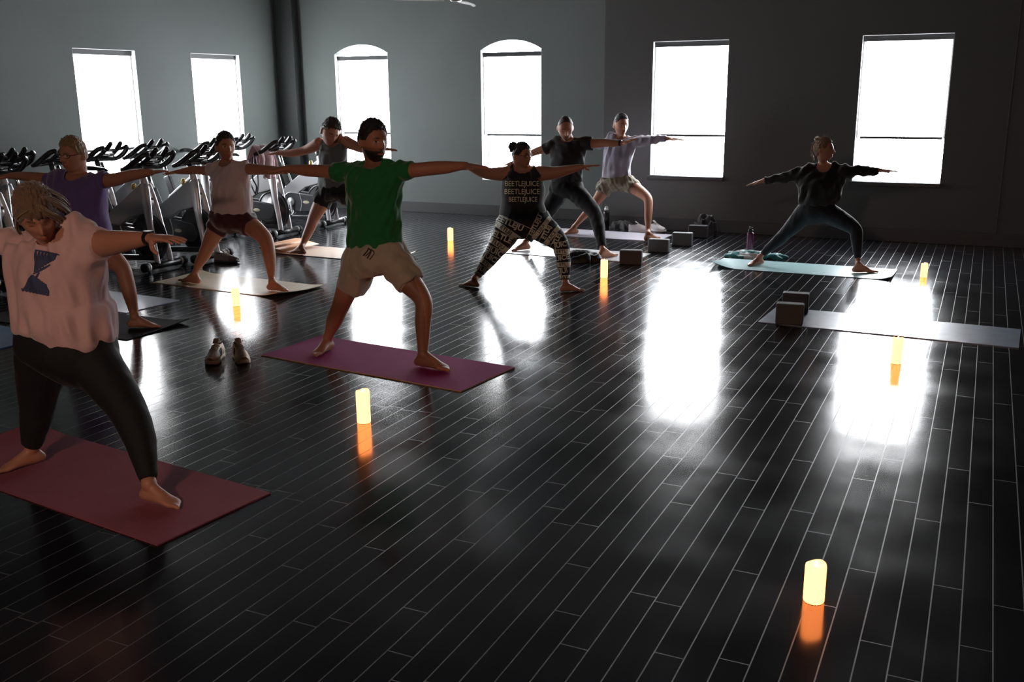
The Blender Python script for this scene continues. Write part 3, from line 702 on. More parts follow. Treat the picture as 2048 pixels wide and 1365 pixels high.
# towel and strap hanging on a bike
def towel():
    g = G(); c0 = np.array([-7.90, 9.58, 1.075]); V = []; nu, nv = 30, 44
    for i in range(nv):
        s_ = (i/(nv-1)-.42)                              # along drape
        for j in range(nu):
            u = (j/(nu-1)-.5)
            narrow = 1-.35*abs(s_); x = -.02+ (.10*math.sin(min(max(s_*6, -1.57), 1.57)))
            zz = -abs(s_)*.62 + .03*math.cos(min(abs(s_)*8, 1.57)); y = u*.30*narrow+.018*math.sin(u*26+s_*5)+.02*s_
            x += .022*math.sin(u*21+s_*9)*min(1, abs(s_)*5)+.02*math.cos(u*9)
            V.append(c0+np.array([x, y, zz+.01*math.sin(u*14)]))
    F = [(i*nu+j, i*nu+j+1, (i+1)*nu+j+1, (i+1)*nu+j) for i in range(nv-1) for j in range(nu-1)]
    me = mesh_from('towel', np.array(V)-c0, F); o = link('towel', me, MT['pinkcloth'], None, c0)
    s2 = o.modifiers.new('s', 'SOLIDIFY'); s2.thickness = .008
    tag(o, 'mauve towel draped over the handlebar of a spin bike beside the corner', 'towel')
towel()
g = G(); c0 = np.array([-7.98, 9.44, .95])
g.tube([(0, 0, 0), (-.04, -.01, -.18), (-.02, .02, -.34), (.03, .03, -.43), (.06, .04, -.30), (.05, .05, -.12), (.02, .06, .04)], [.012]*7, [.003]*7, ref=(0, 1, 0), seg=8, sub=6)
g.tube([(.02, .02, .02), (.03, .0, -.14), (.0, .02, -.24), (.03, .04, -.33), (.0, .05, -.42)], [.014]*5, [.003]*5, ref=(0, 1, 0), seg=8, sub=6)
tag(link('hanging_strap', g.mesh('hanging_strap', True), MT['black'], None, c0), 'black strap hanging below the mauve towel on the spin bike', 'strap')

# ================================================================== people
def unit(v): v = np.asarray(v, float); return v/(np.linalg.norm(v)+1e-12)
def sstep(a, b, x): t = np.clip((x-a)/(b-a), 0, 1); return t*t*(3-2*t)

HN_U, HN_V = 96, 72
def head_grid():
    """unit directions on a sphere grid, face = +y, up = +z, right of the image = +x"""
    V = [(0, 0, -1)]
    for i in range(1, HN_V):
        p = -np.pi/2+np.pi*i/HN_V
        for j in range(HN_U):
            t = 2*np.pi*j/HN_U; V.append((math.cos(p)*math.sin(t), math.cos(p)*math.cos(t), math.sin(p)))
    V.append((0, 0, 1)); V = np.array(V); nu, nv = HN_U, HN_V
    F = [(0, 1+(j+1) % nu, 1+j) for j in range(nu)]
    for i in range(nv-2):
        for j in range(nu): F.append((1+i*nu+j, 1+i*nu+(j+1) % nu, 1+(i+1)*nu+(j+1) % nu, 1+(i+1)*nu+j))
    L = len(V)-1; F += [(1+(nv-2)*nu+j, 1+(nv-2)*nu+(j+1) % nu, L) for j in range(nu)]
    return V, [f[::-1] for f in F]
HG, HF = head_grid()
def head_surface(D, jaw=1.0):
    """local metres for unit directions D; head is about .235 m high"""
    P = D*np.array([.076, .098, .118]); x, y, z = P[:, 0].copy(), P[:, 1].copy(), P[:, 2].copy()
    zl = z/.118
    low = sstep(.15, -1.0, zl)
    x *= 1-(.30*jaw**-1)*low**1.3
    back = (y < 0)
    y = np.where(back, y*(1-.42*sstep(.05, -.95, zl)), y*(1-.10*sstep(.2, .9, zl)))
    y = np.where(~back & (zl < -.2), y+.020*sstep(-.2, -.85, zl)*np.clip(D[:, 1], 0, 1)**.5, y)
    f = sstep(.0, .35, D[:, 1])                       # only on the face side
    gx = lambda s: np.exp(-(x/s)**2)
    def gz(c, s): return np.exp(-((z-c)/s)**2)
    ex = np.exp(-((np.abs(x)-.031)/.016)**2)
    y = y+f*(-.010*ex*gz(.008, .013)+.006*np.exp(-((np.abs(x)-.028)/.022)**2)*gz(.028, .010))
    # nose: ridge growing towards the tip
    tip = sstep(.018, -.026, z)*sstep(-.042, -.026, z)
    y = y+f*(.027*tip*np.exp(-(x/(.0085+.006*tip))**2)+.007*gx(.008)*gz(.0, .022))
    y = y+f*(-.004*ex*0)
    y = y+f*(.0085*np.exp(-(x/.022)**2)*gz(-.056, .006)+.0075*np.exp(-(x/.019)**2)*gz(-.069, .006)-.005*np.exp(-(x/.024)**2)*gz(-.0625, .003)-.004*gx(.03)*gz(-.082, .008)+.009*gx(.020)*gz(-.101, .014))
    y = y+f*(.004*np.exp(-((np.abs(x)-.048)/.016)**2)*gz(-.018, .018)-.004*np.exp(-((np.abs(x)-.045)/.015)**2)*gz(-.062, .02))
    return np.column_stack([x, y, z])

HAIRS = {
 # hairline heights (front, side, back), thickness, top extra
 'short_dark': dict(front=.60, side=.08, back=-.42, t=.007, top=.014, mess=.004),
 'fade': dict(front=.66, side=.22, back=-.30, t=.003, top=.011, mess=.003),
 'buzz': dict(front=.80, side=.28, back=-.35, t=.002, top=.0035, mess=.001),
 'quiff': dict(front=.62, side=.12, back=-.35, t=.004, top=.020, mess=.006),
 'blond_side': dict(front=.58, side=.12, back=-.38, t=.008, top=.016, mess=.005),
 'pulled': dict(front=.60, side=.06, back=-.60, t=.008, top=.010, mess=.004),
 'long_tied': dict(front=.30, side=-.15, back=-.85, t=.014, top=.030, mess=.004),
}
def hair_mesh(style, seed, Hc, R, sc, jaw):
    h = HAIRS[style]; D = HG; P = head_surface(D, jaw)
    yn = D[:, 1]
    line = np.where(yn > 0, h['side']+(h['front']-h['side'])*sstep(.25, .75, yn), h['side']+(h['back']-h['side'])*sstep(.0, -.55, yn))
    line = line+.03*np.sin(D[:, 0]*17+seed)
    line = line+.035*np.sin(D[:, 0]*43+1.7*seed)*np.cos(D[:, 1]*31)
    msk = sstep(-.05, .10, D[:, 2]-line)
    t = h['t']+(h['top']-h['t'])*sstep(.35, .9, D[:, 2])
    fo = folds(D*np.array([1, .35, .35])*.12, seed, 420, 60, 9)
    off = np.where(msk > 0, (t+h['mess']*fo)*msk, 0)-.006*(1-msk)
    N_ = unit_rows(D*np.array([1/.076, 1/.098, 1/.118]))
    V = P+N_*off[:, None]
    return (V*sc) @ R.T + Hc
def unit_rows(A): return A/(np.linalg.norm(A, axis=1)[:, None]+1e-12)

def hand(g, W, d, up, L, side, curl=.12, r=1.0, thumb_up=0.0, spread=1.0):
    """W wrist, d direction to fingertips, up = back of the hand, side = thumb side unit vector"""
    d = unit(d); side = unit(side-d*(side@d)); up = unit(np.cross(d, side)) if np.cross(d, side)@up > 0 else -unit(np.cross(d, side))
    s = L/.185*r
    g.tube([W-d*.02, W+d*L*.12, W+d*L*.30, W+d*L*.50], [.027*s, .031*s, .040*s, .041*s], [.020*s, .017*s, .016*s, .013*s], ref=side, seg=16, sub=4)
    fl = [.42, .48, .45, .34]; off = [.031, .0105, -.0105, -.030]
    for k in range(4):
        b = W+d*L*.46+side*off[k]*s; l = fl[k]*L; sp = side*(off[k]*.35*spread)
        pts = [b]; ang = 0; p = b.copy()
        for q, c_ in ((.42, curl*.5), (.32, curl), (.26, curl)):
            ang += c_; p = p+(d*math.cos(ang)-up*math.sin(ang))*l*q+sp*q*s; pts.append(p.copy())
        g.tube(pts, [.0088*s, .0082*s, .0074*s, .0062*s], seg=10, sub=3)
    tb = W+d*L*.14+side*.020*s-up*.004
    td = unit(d*.75+side*.75+up*(thumb_up-.15))
    g.tube([tb, tb+td*L*.20, tb+td*L*.20+unit(td+d*.6)*L*.14, tb+td*L*.20+unit(td+d*.8)*L*.25], [.0135*s, .0115*s, .0095*s, .0075*s], seg=10, sub=3)

def foot(g, heel, d, L, m, ank, r=1.0, zf=.0):
    """heel, direction on the floor, m = medial side unit vector, ank = ankle point"""
    d = unit(d); m = unit(m); s = L/.25*r; U = np.array([0, 0, 1.])
    P = [heel+d*L*u+U*z*s+m*mm*s for u, z, mm in ((.06, .030, 0), (.16, .036, 0), (.32, .037, .002), (.5, .031, .004), (.68, .022, .003), (.80, .015, 0))]
    g.tube(P, [.024*s, .031*s, .031*s, .035*s, .044*s, .044*s], [.028*s, .036*s, .036*s, .029*s, .021*s, .014*s], ref=m, seg=18, sub=4)
    g.tube([ank, heel+d*L*.34+U*.062*s, heel+d*L*.52+U*.045*s, heel+d*L*.68+U*.028*s], [.028*s, .030*s, .030*s, .028*s], [.030*s, .030*s, .022*s, .016*s], ref=m, seg=16, sub=4)
    g.tube([ank, heel+d*L*.10+U*.04*s], [.024*s, .026*s], seg=12, sub=1)
    tl = [.24, .20, .17, .14, .11]; rr = [.0125, .0095, .009, .0085, .008]; of = [.031, .012, -.004, -.019, -.032]
    for k in range(5):
        b = heel+d*L*(.76-.01*k)+m*of[k]*s+U*.013*s; l = tl[k]*L
        g.tube([b, b+d*l*.6+U*.003*s, b+d*l-U*.003*s], [rr[k]*s*1.05, rr[k]*s, rr[k]*s*.9], seg=10, sub=3)

SKIN = {'light': (.43, .20, .13), 'tan': (.40, .175, .10), 'warm': (.42, .19, .11), 'pale': (.46, .27, .20)}
MT['skin'] = mat('skin', (.5, .3, .2), 0.5, spec=.4, sheen=.08, attr='tint', bump=.06, bscale=350)
def cloth_mat(name, col, rough=.85, sheen=.5, bump=.25, bs=900, var=.06): return mat(name, col, rough, sheen=sheen, bump=bump, bscale=bs, var=var, vscale=30)
MT['hair_black'] = mat('hair_near_black', (.012, .009, .008), .45, sheen=.05, bump=.5, bscale=260)
MT['hair_brown'] = mat('hair_brown', (.035, .02, .013), .45, sheen=.05, bump=.5, bscale=260)
MT['hair_blond'] = mat('hair_blond', (.24, .155, .07), .42, sheen=.5, bump=.5, bscale=260)
MT['hair_darkblond'] = mat('hair_dark_blond', (.15, .088, .045), .42, sheen=.5, bump=.5, bscale=260)
MT['hair_ginger'] = mat('hair_light_brown', (.20, .115, .055), .45, sheen=.4, bump=.5, bscale=260)

def person(sp):
    fl, bl = sp['footR'], sp['footL']                  # (heel px, toe px) image-right and image-left
    z0 = sp.get('z', .008)
    hR, tR = onZ(*fl[0], z0), onZ(*fl[1], z0); hL, tL = onZ(*bl[0], z0), onZ(*bl[1], z0)
    YB = sp.get('Y') or (hR[1]+hL[1])/2
    root = empty('person', ((hR[0]+hL[0])/2, YB, 0), sp['label'], 'person', sp.get('group'))
    RO = np.array(root.location); sf = sp.get('size', 1.0)
    wY = lambda q: onY(q[0], q[1], YB+(q[3] if len(q) > 3 else 0))
    def chain(lst, k=1.0, add=0.0):
        P = [wY(q) for q in lst]; return P, [q[2]*mpp(p)*k+add for q, p in zip(lst, P)]
    g = G()
    ysh = (sp['armL'][0][1]+sp['armR'][0][1])/2
    # ---- torso sections: (xl, xr, y[, depth ratio])
    def torso_sections(lst, k=1.0, add=0.0):
        P, A, B = [], [], []
        for q in lst:
            xl, xr, y = q[:3]; dr = q[3] if len(q) > 3 else .62
            p = onY((xl+xr)/2, y, YB); hw = (xr-xl)/2*mpp(p)
            dr *= .52+.48*float(sstep(-.05, .11, (y-ysh)*mpp(p)))
            al = math.atan2(abs(p[0]), p[1]); a = hw/math.sqrt(math.cos(al)**2+(dr*math.sin(al))**2)
            P.append(p); A.append(a*k+add); B.append(a*dr*k+add)
        return P, A, B
    T = sp['torso']
    P, A, B = torso_sections(T, .93)
    g.tube(P, A, B, ref=(1, 0, 0), seg=28, sub=5, flat=True)
    # pelvis
    pl = sp['pelvis']; P, A, B = torso_sections(pl[:-1], .88); g.tube(P, A, B, ref=(1, 0, 0), seg=28, sub=5, flat=True)
    # neck
    nb = sp['neck']; Pn, Rn = chain([nb])
    hx, hy, hh = sp['head']; Hc = onY(hx, hy, YB+sp.get('head_dy', -.02)); hs = hh*mpp(Hc)/.235*1.0
    hs = sp.get('head_scale', hs)
    cdir = unit(np.array([-Hc[0], -Hc[1], 0])); rdir = np.array([-cdir[1], cdir[0], 0])
    if rdir @ RT < 0: rdir = -rdir
    yw, pt, rl = [math.radians(a) for a in sp['face']]
    f0 = cdir*math.cos(yw)+rdir*math.sin(yw); U = np.array([0, 0, 1.])
    fd = f0*math.cos(pt)-U*math.sin(pt); xr_ = unit(np.cross(f0, U))
    if xr_ @ (rdir*math.cos(yw)-cdir*math.sin(yw)) < 0: xr_ = -xr_
    up_ = unit(np.cross(xr_, fd));
    if up_[2] < 0: up_ = -up_
    xr2 = xr_*math.cos(rl)+up_*math.sin(rl); up2 = -xr_*math.sin(rl)+up_*math.cos(rl)
    R = np.column_stack([xr2, fd, up2])
    skull_base = Hc+R@np.array([0, -.025, -.045])*hs
    chest = wY((nb[0], nb[1]+nb[2]*1.3, 0)); 
    g.tube([chest+np.array([0, .02, -.03]), Pn[0]+np.array([0, .015, 0]), skull_base], [Rn[0]*1.25, Rn[0], Rn[0]*.95], seg=18, sub=5)
    # trapezius slope
    aL, aR = sp['armL'], sp['armR']
    for arm in (aL, aR):
        sh = wY(arm[0]); r0 = arm[0][2]*mpp(sh)
        g.tube([Pn[0]+np.array([0, .02, -.01]), (Pn[0]*.5+sh*.5)+np.array([0, .02, -.012]), sh], [Rn[0]*.75, r0*.78, r0*.85], seg=14, sub=4)
    # head
    jaw = sp.get('jaw', 1.0); HP = head_surface(HG, jaw)*hs @ R.T+Hc; g.add(HP, HF)
    for s_ in (-1, 1):
        g.ell(Hc+R@np.array([s_*.078, -.012, -.012])*hs, np.array([.007, .017, .030])*hs, R @ np.array([[math.cos(.35*s_), -math.sin(.35*s_), 0], [math.sin(.35*s_), math.cos(.35*s_), 0], [0, 0, 1]]))
    # arms
    armpts = {}
    for nm, arm, hd, fside in (('L', aL, sp['handL'], -1), ('R', aR, sp['handR'], 1)):
        P, Rr = chain(arm, .97); armpts[nm] = (P, Rr)
        # biceps / forearm fullness
        g.tube(P, Rr, seg=16, sub=5)
        if hd:
            Wp = P[-1]; tp = wY(hd[:2]+(0,)+((hd[2],) if len(hd) > 2 else (arm[-1][3] if len(arm[-1]) > 3 else 0,)))
            d = tp-Wp; Lh = np.linalg.norm(d); Lh = min(max(Lh, .155*sf), .20*sf)
            opt = hd[3] if len(hd) > 3 else {}
            hand(g, Wp, d, np.array(opt.get('up', (0, 0, 1.)), float), Lh, np.array(opt.get('side', (0, -1., 0)), float), curl=opt.get('curl', .10), thumb_up=opt.get('thumb', 0), spread=opt.get('spread', 1.0), r=sp.get('hand_r', 1.0))
    # legs and feet
    legs = {}
    for nm, leg, h_, t_, sgn in (('L', sp['legL'], hL, tL, 1), ('R', sp['legR'], hR, tR, -1)):
        q1, q0 = np.array(leg[-1][:2], float), np.array(leg[-2][:2], float); zA = z0+.082*sf
        ap = q1+(q1-q0)/np.linalg.norm(q1-q0)*(.045/mpp(h_)); A0 = onZ(ap[0], ap[1], zA); Af = np.array([A0[0], A0[1], z0])
        d = t_-Af; L0 = np.linalg.norm(d[:2])/.78; L = min(max(L0, .225*sf), .27*sf); d = unit(np.array([d[0], d[1], 0]))
        h_ = Af-d*L*.22
        dy_ank = Af[1]-YB
        n = len(leg); pts = []
        for i, q in enumerate(leg):
            w_ = i/n; dy = q[3] if len(q) > 3 else dy_ank*w_
            pts.append((q[0], q[1], q[2], dy))
        lk = sp.get('legk', .96); P, Rr = chain(pts, lk)
        ank = h_+d*L*.22+U*.082*sf; Rr.append(.034*sf*sp.get('ankle_r', 1.0)); P.append(ank); legs[nm] = (P, Rr, [q[1] for q in pts], [q[3] for q in pts])
        g.tube(P, Rr, seg=20, sub=5)
        z_c = np.cross(U, d); m = z_c*sgn
        foot(g, h_, d, L, m, ank, sp.get('foot_r', 1.0))
    body = remeshed(g, 'body', sp.get('voxel', .0055), 3, .5)
    # ---- tint
    V = get_v(body); loc = ((V-Hc) @ R)/hs; base = np.array(SKIN[sp['skin']]); Cc = np.tile(np.append(base, 1), (len(V), 1))
    x, y, z = loc.T; onf = (y > .045) & (np.abs(x) < .07) & (np.abs(z) < .12)
    def paint(mask, col, k): Cc[:, :3] = np.where((mask & onf)[:, None], Cc[:, :3]*(1-k)+np.array(col)*k, Cc[:, :3])
    lips = ((x/.024)**2+((z+.0625)/.0115)**2 < 1); paint(lips, base*np.array([.95, .50, .50]), .75)
    brow = ((np.abs(x)-.031)**2/.019**2+((z-.0265-.1*(.02-np.abs(np.abs(x)-.03)))/.0048)**2 < 1); paint(brow, sp.get('brow', (.03, .018, .012)), .85)
    lid = (((np.abs(x)-.031)/.0155)**2+((z-.007)/.0062)**2 < 1)
    if sp.get('eyes', True):
        paint(lid, (.55, .50, .46), .9)
        iris = (((np.abs(x)-.031)/.0062)**2+((z-.007)/.0062)**2 < 1); paint(iris & lid, (.03, .02, .015), .95)
        lash = lid & (z > .0105); paint(lash, (.02, .012, .01), .9)
    else:
        paint(lid & (z < .0055), (.04, .022, .016), .75)
    nost = ((np.abs(x)-.007)**2/.0042**2+((z+.042)/.004)**2 < 1); paint(nost, base*.35, .7)
    if sp.get('stubble'):
        st = (z < -.03) & (y > -.03) & ~lips & (np.abs(x) < .08); Cc[:, :3] = np.where(st[:, None], Cc[:, :3]*(1-.55*sp['stubble'])+np.array([.05, .035, .03])*.55*sp['stubble'], Cc[:, :3])
    bvh_body = BVHTree.FromPolygons([tuple(v) for v in V], [tuple(p.vertices) for p in body.polygons])
    a = body.color_attributes.new('tint', 'FLOAT_COLOR', 'POINT'); a.data.foreach_set('color', np.ascontiguousarray(Cc).ravel())
    set_v(body, V-RO); link('body', body, MT['skin'], root)
    def child(name, me, m, par=None):
        set_v(me, get_v(me)-RO); return link(name, me, m, par or root)
    # ---- hair
    hk = sp['hair']; hv = hair_mesh(hk[0], sp.get('seed', 1), Hc, R, hs, jaw); g = G().add(hv, HF)
    to = lambda v: Hc+R@(np.array(v, float)*hs)
    if hk[0] != 'none':
        for b in sp.get('bun', []):
            c_, r_ = b; bg = G().ell((0, 0, 0), np.array(r_)*hs, nu=30, nv=20); bv = bg.verts(); ff = folds(bv, 5, 190, 190, 6)
            bv = bv*(1+.16*ff)[:, None]; g.add(bv @ R.T+to(c_), bg.F)
        g2 = g
        if sp.get('strand_mat'): g2 = G()
        for st in sp.get('strands', []):
            pts, r0 = st; pts = np.array(pts, float); rq = np.random.default_rng(int(r0*1e4)+len(pts))
            for q in range(26):
                o1 = rq.normal(size=3)*r0*.55; o2 = rq.normal(size=3)*r0*.6
                pp = [p_+o1*(.6+.4*k_/len(pts))+o2*(k_/len(pts))*.8 for k_, p_ in enumerate(pts)]
                g2.tube([to(p_) for p_ in pp], np.linspace(r0*.20, r0*.08, len(pts)), seg=6, sub=5)
        for q in range(sp.get('fly', 0)):
            rr_ = np.random.default_rng(100+q+sp.get('seed', 1)); d0 = unit(rr_.normal(size=3)*np.array([1, 1, .6])+np.array([0, -.5, .9])); b = head_surface(d0[None], jaw)[0]*1.05
            e1 = b+d0*rr_.uniform(.012, .032)+rr_.normal(size=3)*.008; e2 = e1+unit(d0+rr_.normal(size=3)*.8)*rr_.uniform(.01, .03)
            g.tube([to(b), to(e1), to(e2)], [.0009, .0008, .0005], seg=5, sub=4)
        hm = child('hair', g.mesh('hair', True), MT[hk[1]])
        if g2 is not g: child('hair_strands', g2.mesh('hair_strands', True), MT[sp['strand_mat']], hm)
    if sp.get('beard'):
        D = HG; P = head_surface(D, jaw); msk = sstep(-.34, -.46, D[:, 2])*sstep(-.15, .1, D[:, 1])
        side = .45*sstep(.72, .86, np.abs(D[:, 0]))*sstep(.25, -.15, D[:, 2])*sstep(.0, .12, D[:, 1])*sstep(.62, .42, D[:, 1]); msk = np.maximum(msk, side)
        lipm = ((P[:, 0]/.021)**2+((P[:, 2]+.063)/.009)**2 < 1); msk = np.where(lipm, 0, msk)
        t = sp['beard'][0]; ff = folds(D*.12, 3, 300, 300, 6); off = np.where(msk > 0.02, (t+t*.3*ff)*msk, 0)-.005*(1-msk)
        Vb = P+unit_rows(D*np.array([1/.076, 1/.098, 1/.118]))*off[:, None]; gb = G().add((Vb*hs) @ R.T+Hc, HF); child('beard', gb.mesh('beard', True), MT[sp['beard'][1]])
    if sp.get('glasses'):
        g = G(); zt = .006
        for s_ in (-1, 1):
            pts = [to((s_*(.031+.022*math.cos(t)), .100-.012*abs(math.cos(t))*(1 if s_*math.cos(t)*s_ > 0 else 0)-.003, zt+.0155*math.sin(t))) for t in np.linspace(0, 2*math.pi, 16, endpoint=False)]
            g.tube(pts, .0017*hs, seg=6, sub=2, closed=True)
            g.tube([to((s_*.054, .088, zt+.004)), to((s_*.072, .06, zt+.004)), to((s_*.081, .0, zt+.002)), to((s_*.080, -.02, zt-.012))], .0017*hs, seg=6, sub=3)
        g.tube([to((-.009, .101, zt+.004)), to((0, .104, zt+.007)), to((.009, .101, zt+.004))], .0017*hs, seg=6, sub=2)
        child('glasses', g.mesh('glasses', True), MT['black'])
    out = dict(root=root, RO=RO, YB=YB, Hc=Hc, R=R, hs=hs, child=child)
    # ---- top
    tp = sp['top']; g = G(); add = tp.get('add', .006)
    sec = tp.get('sections', T); P, A, B = torso_sections(sec, 1.0, 0.0)
    Pb, Ab, Bb = torso_sections(T, .93); o_ = np.argsort([p[2] for p in Pb]); zb_ = np.array([p[2] for p in Pb])[o_]; bb_ = np.array(Bb)[o_]
    B = [max(b, float(np.interp(p[2], zb_, bb_))+.010) for p, b in zip(P, B)]
    g.tube(P, A, B, ref=(1, 0, 0), seg=32, sub=5, flat=True)
    for nm, key in (('L', 'sleeveL'), ('R', 'sleeveR')):
        sl = tp.get(key)
        if sl is None: continue
        if isinstance(sl, (list,)):
            Pq, Rq = chain(sl); g.tube(Pq, Rq, seg=20, sub=5, flat=True)
            sh, r0 = Pq[0], Rq[0]
            g.tube([Pn[0]+np.array([0, .02, -.03]), (Pn[0]*.5+sh*.5)+np.array([0, .02, -.018]), sh], [Rn[0]*.8, r0*.86, r0*.92], seg=16, sub=4)
    if tp.get('straps'):
        for st in tp['straps']:
            pts = [onY(q[0], q[1], YB+q[2]) for q in st[0]]; g.tube(pts, st[1], [.02]*len(pts) if len(st) < 3 else st[2], ref=(1, 0, 0), seg=12, sub=4)
    if tp.get('collar'):
        pass
    top = remeshed(g, tp['name'], tp.get('voxel', .0075), 3, .5)
    # cut the neckline: push the cloth inside the body within an ellipsoid around the neck hole
    nk = tp.get('neck')
    if nk:
        c_ = onY(nk[0], nk[1], YB+nk[4] if len(nk) > 4 else YB-.05); rx = nk[2]*mpp(c_); rz = nk[3]*mpp(c_)
        Vt = get_v(top); q = ((Vt[:, 0]-c_[0])/rx)**2+((Vt[:, 2]-c_[2])/rz)**2+((Vt[:, 1]-c_[1])/.16)**2
        bm = bmesh.new(); bm.from_mesh(top); bm.verts.ensure_lookup_table()
        bmesh.ops.delete(bm, geom=[v for v in bm.verts if q[v.index] < 1], context='VERTS'); bm.to_mesh(top); bm.free()
        top.polygons.foreach_set('use_smooth', [True]*len(top.polygons))
    wrinkle(top, tp.get('fold', .004)*1.25, sp.get('seed', 1)+3, tp.get('kx', 34)*1.6, tp.get('kz', 14)*1.6)
    clear_body(top, bvh_body)
    out['bvh_top'] = BVHTree.FromPolygons([tuple(v) for v in get_v(top)], [tuple(p.vertices) for p in top.polygons])
    out['top'] = child(tp['name'], top, tp['mat'])
    if nk:
        sd = out['top'].modifiers.new('thick', 'SOLIDIFY'); sd.thickness = .003; sd.offset = -1
    # ---- bottoms
    bt = sp['bottom']; g = G(); P, A, B = torso_sections(bt.get('sections', pl), 1.0, .003); g.tube(P, A, B, ref=(1, 0, 0), seg=30, sub=5, flat=bt.get('flatwaist', True))
    for nm, key in (('L', 'legL'), ('R', 'legR')):
        lg = bt[key]; ys_, ds_ = legs[nm][2], legs[nm][3]; Pq, Rq = [], []
        yt = list(ys_)+[ys_[-1]+14]; dt = list(ds_)+[legs[nm][0][-1][1]-YB]
        for i, q in enumerate(lg):
            dy = float(np.interp(q[1], yt, dt)); p = onY(q[0], q[1], YB+dy); Pq.append(p); Rq.append(q[2]*mpp(p))
        g.tube(Pq, Rq, seg=24, sub=5, flat=True)
    bot = remeshed(g, bt['name'], bt.get('voxel', .0075), 3, .5); wrinkle(bot, bt.get('fold', .003)*1.3, sp.get('seed', 1)+9, bt.get('kx', 34)*1.6, bt.get('kz', 18)*1.6)
    clear_body(bot, bvh_body)
    out['bvh_bot'] = BVHTree.FromPolygons([tuple(v) for v in get_v(bot)], [tuple(p.vertices) for p in bot.polygons])
    out['bot'] = child(bt['name'], bot, bt['mat'])
    # ---- wrist band
    for nm in ('L', 'R'):
        if sp.get('band'+nm):
            P, Rr = armpts[nm]; d = unit(P[-1]-P[-2]); c_ = P[-1]-d*.012; g = G().tube([c_-d*.011, c_+d*.011], Rr[-1]*1.12+.002, sub=1, seg=20, flat=True)
            g.box(c_+np.array([0, -.002, Rr[-1]+.003]), (.03, .03, .008)); child('wrist_watch', g.mesh('wrist_watch'), MT['black'])
    return out

def clear_body(me, bvh, gap=.0035, deep=.035):
    V = get_v(me)
    for i in range(len(V)):
        p, n, _, dist = bvh.find_nearest(Vector(V[i]))
        if p is None or dist > deep: continue
        if (Vector(V[i])-p).dot(n) < gap: V[i] = np.array(p+n*gap)
    set_v(me, V)

def decal(out, which, polys, m, name, lift=.0025, parent=None):
    """flat printed shapes (list of (verts2d px, faces)) pressed on the garment from the front"""
    bvh = out['bvh_top' if which == 'top' else 'bvh_bot']; YB = out['YB']; V = []; F = []
    for pv, pf in polys:
        idx = {}; 
        for i, (x, y) in enumerate(pv):
            p = onY(x, y, YB-.6); d = unit(ray(x, y)); h = bvh.ray_cast(Vector(p), Vector(d))
            if h[0] is not None: idx[i] = len(V); V.append(np.array(h[0])-d*lift)
        for f in pf:
            if all(i in idx for i in f):
                q = [V[idx[i]] for i in f]
                if max(a[1] for a in q)-min(a[1] for a in q) < .06: F.append(tuple(idx[i] for i in f))
    if not F: return None
    me = mesh_from(name, np.array(V)-out['RO'], F, False); par = out['top'] if which == 'top' else out['bot']
    return link(name, me, m, par)
_tc = {}
def text_poly(s, cx, cy, h, ang=0, sx=1.0, arc=0.0, skew=0.0, bold=.0):
    """a word as 2-D pixel polygons"""
    k = (s, bold)
    if k not in _tc:
        cu = bpy.data.curves.new('t', 'FONT'); cu.body = s; cu.align_x = 'CENTER'; cu.align_y = 'CENTER'; cu.offset = bold; cu.resolution_u = 3
        o = bpy.data.objects.new('t', cu); C.objects.link(o); dg = bpy.context.evaluated_depsgraph_get()
        me = bpy.data.meshes.new_from_object(o.evaluated_get(dg)); bm = bmesh.new(); bm.from_mesh(me)
        bmesh.ops.triangulate(bm, faces=bm.faces)
        for _ in range(2):
            le = [e for e in bm.edges if e.calc_length() > .16]
            if le: bmesh.ops.subdivide_edges(bm, edges=le, cuts=1); bmesh.ops.triangulate(bm, faces=bm.faces)
        _tc[k] = ([(v.co.x, v.co.y) for v in bm.verts], [tuple(v.index for v in f.verts) for f in bm.faces])
        bm.free(); bpy.data.objects.remove(o); bpy.data.meshes.remove(me); bpy.data.curves.remove(cu)
    pv, pf = _tc[k]; a = math.radians(ang); out = []
    for x, y in pv:
        X = x*h*1.35*sx+skew*y*h; Y = y*h*1.35-arc*(X*X)/max(h, 1)
        out.append((cx+X*math.cos(a)-(-Y)*math.sin(a)*1.0, cy+(-Y)*math.cos(a)+X*math.sin(a)))
    return out, pf
def strip_poly(x0, y0, x1, y1, w, n=14, wav=0.0, k=1.0, w1=None):
    w1 = w if w1 is None else w1; dx, dy = x1-x0, y1-y0; L = math.hypot(dx, dy); nx_, ny_ = -dy/L, dx/L; V = []
    for i in range(n+1):
        t = i/n; o = wav*math.sin(t*6.28*k); ww = (w+(w1-w)*t)*(.35+.65*math.sin(math.pi*min(max(t, .04), .96))**.5)
        for s_ in (-1, -.33, .33, 1): V.append((x0+dx*t+nx_*(o+s_*ww), y0+dy*t+ny_*(o+s_*ww)))
    F = [(i*4+j, (i+1)*4+j, (i+1)*4+j+1, i*4+j+1) for i in range(n) for j in range(3)]
    return V, F
def band_poly(x0, y0, x1, y1, w, n=20):
    dx, dy = x1-x0, y1-y0; L = math.hypot(dx, dy); nx_, ny_ = -dy/L, dx/L; m_ = max(2, int(w/2)+2); V = []
    for i in range(n+1):
        t = i/n
        for j in range(m_): s_ = -1+2*j/(m_-1); V.append((x0+dx*t+nx_*s_*w, y0+dy*t+ny_*s_*w))
    return V, [(i*m_+j, (i+1)*m_+j, (i+1)*m_+j+1, i*m_+j+1) for i in range(n) for j in range(m_-1)]

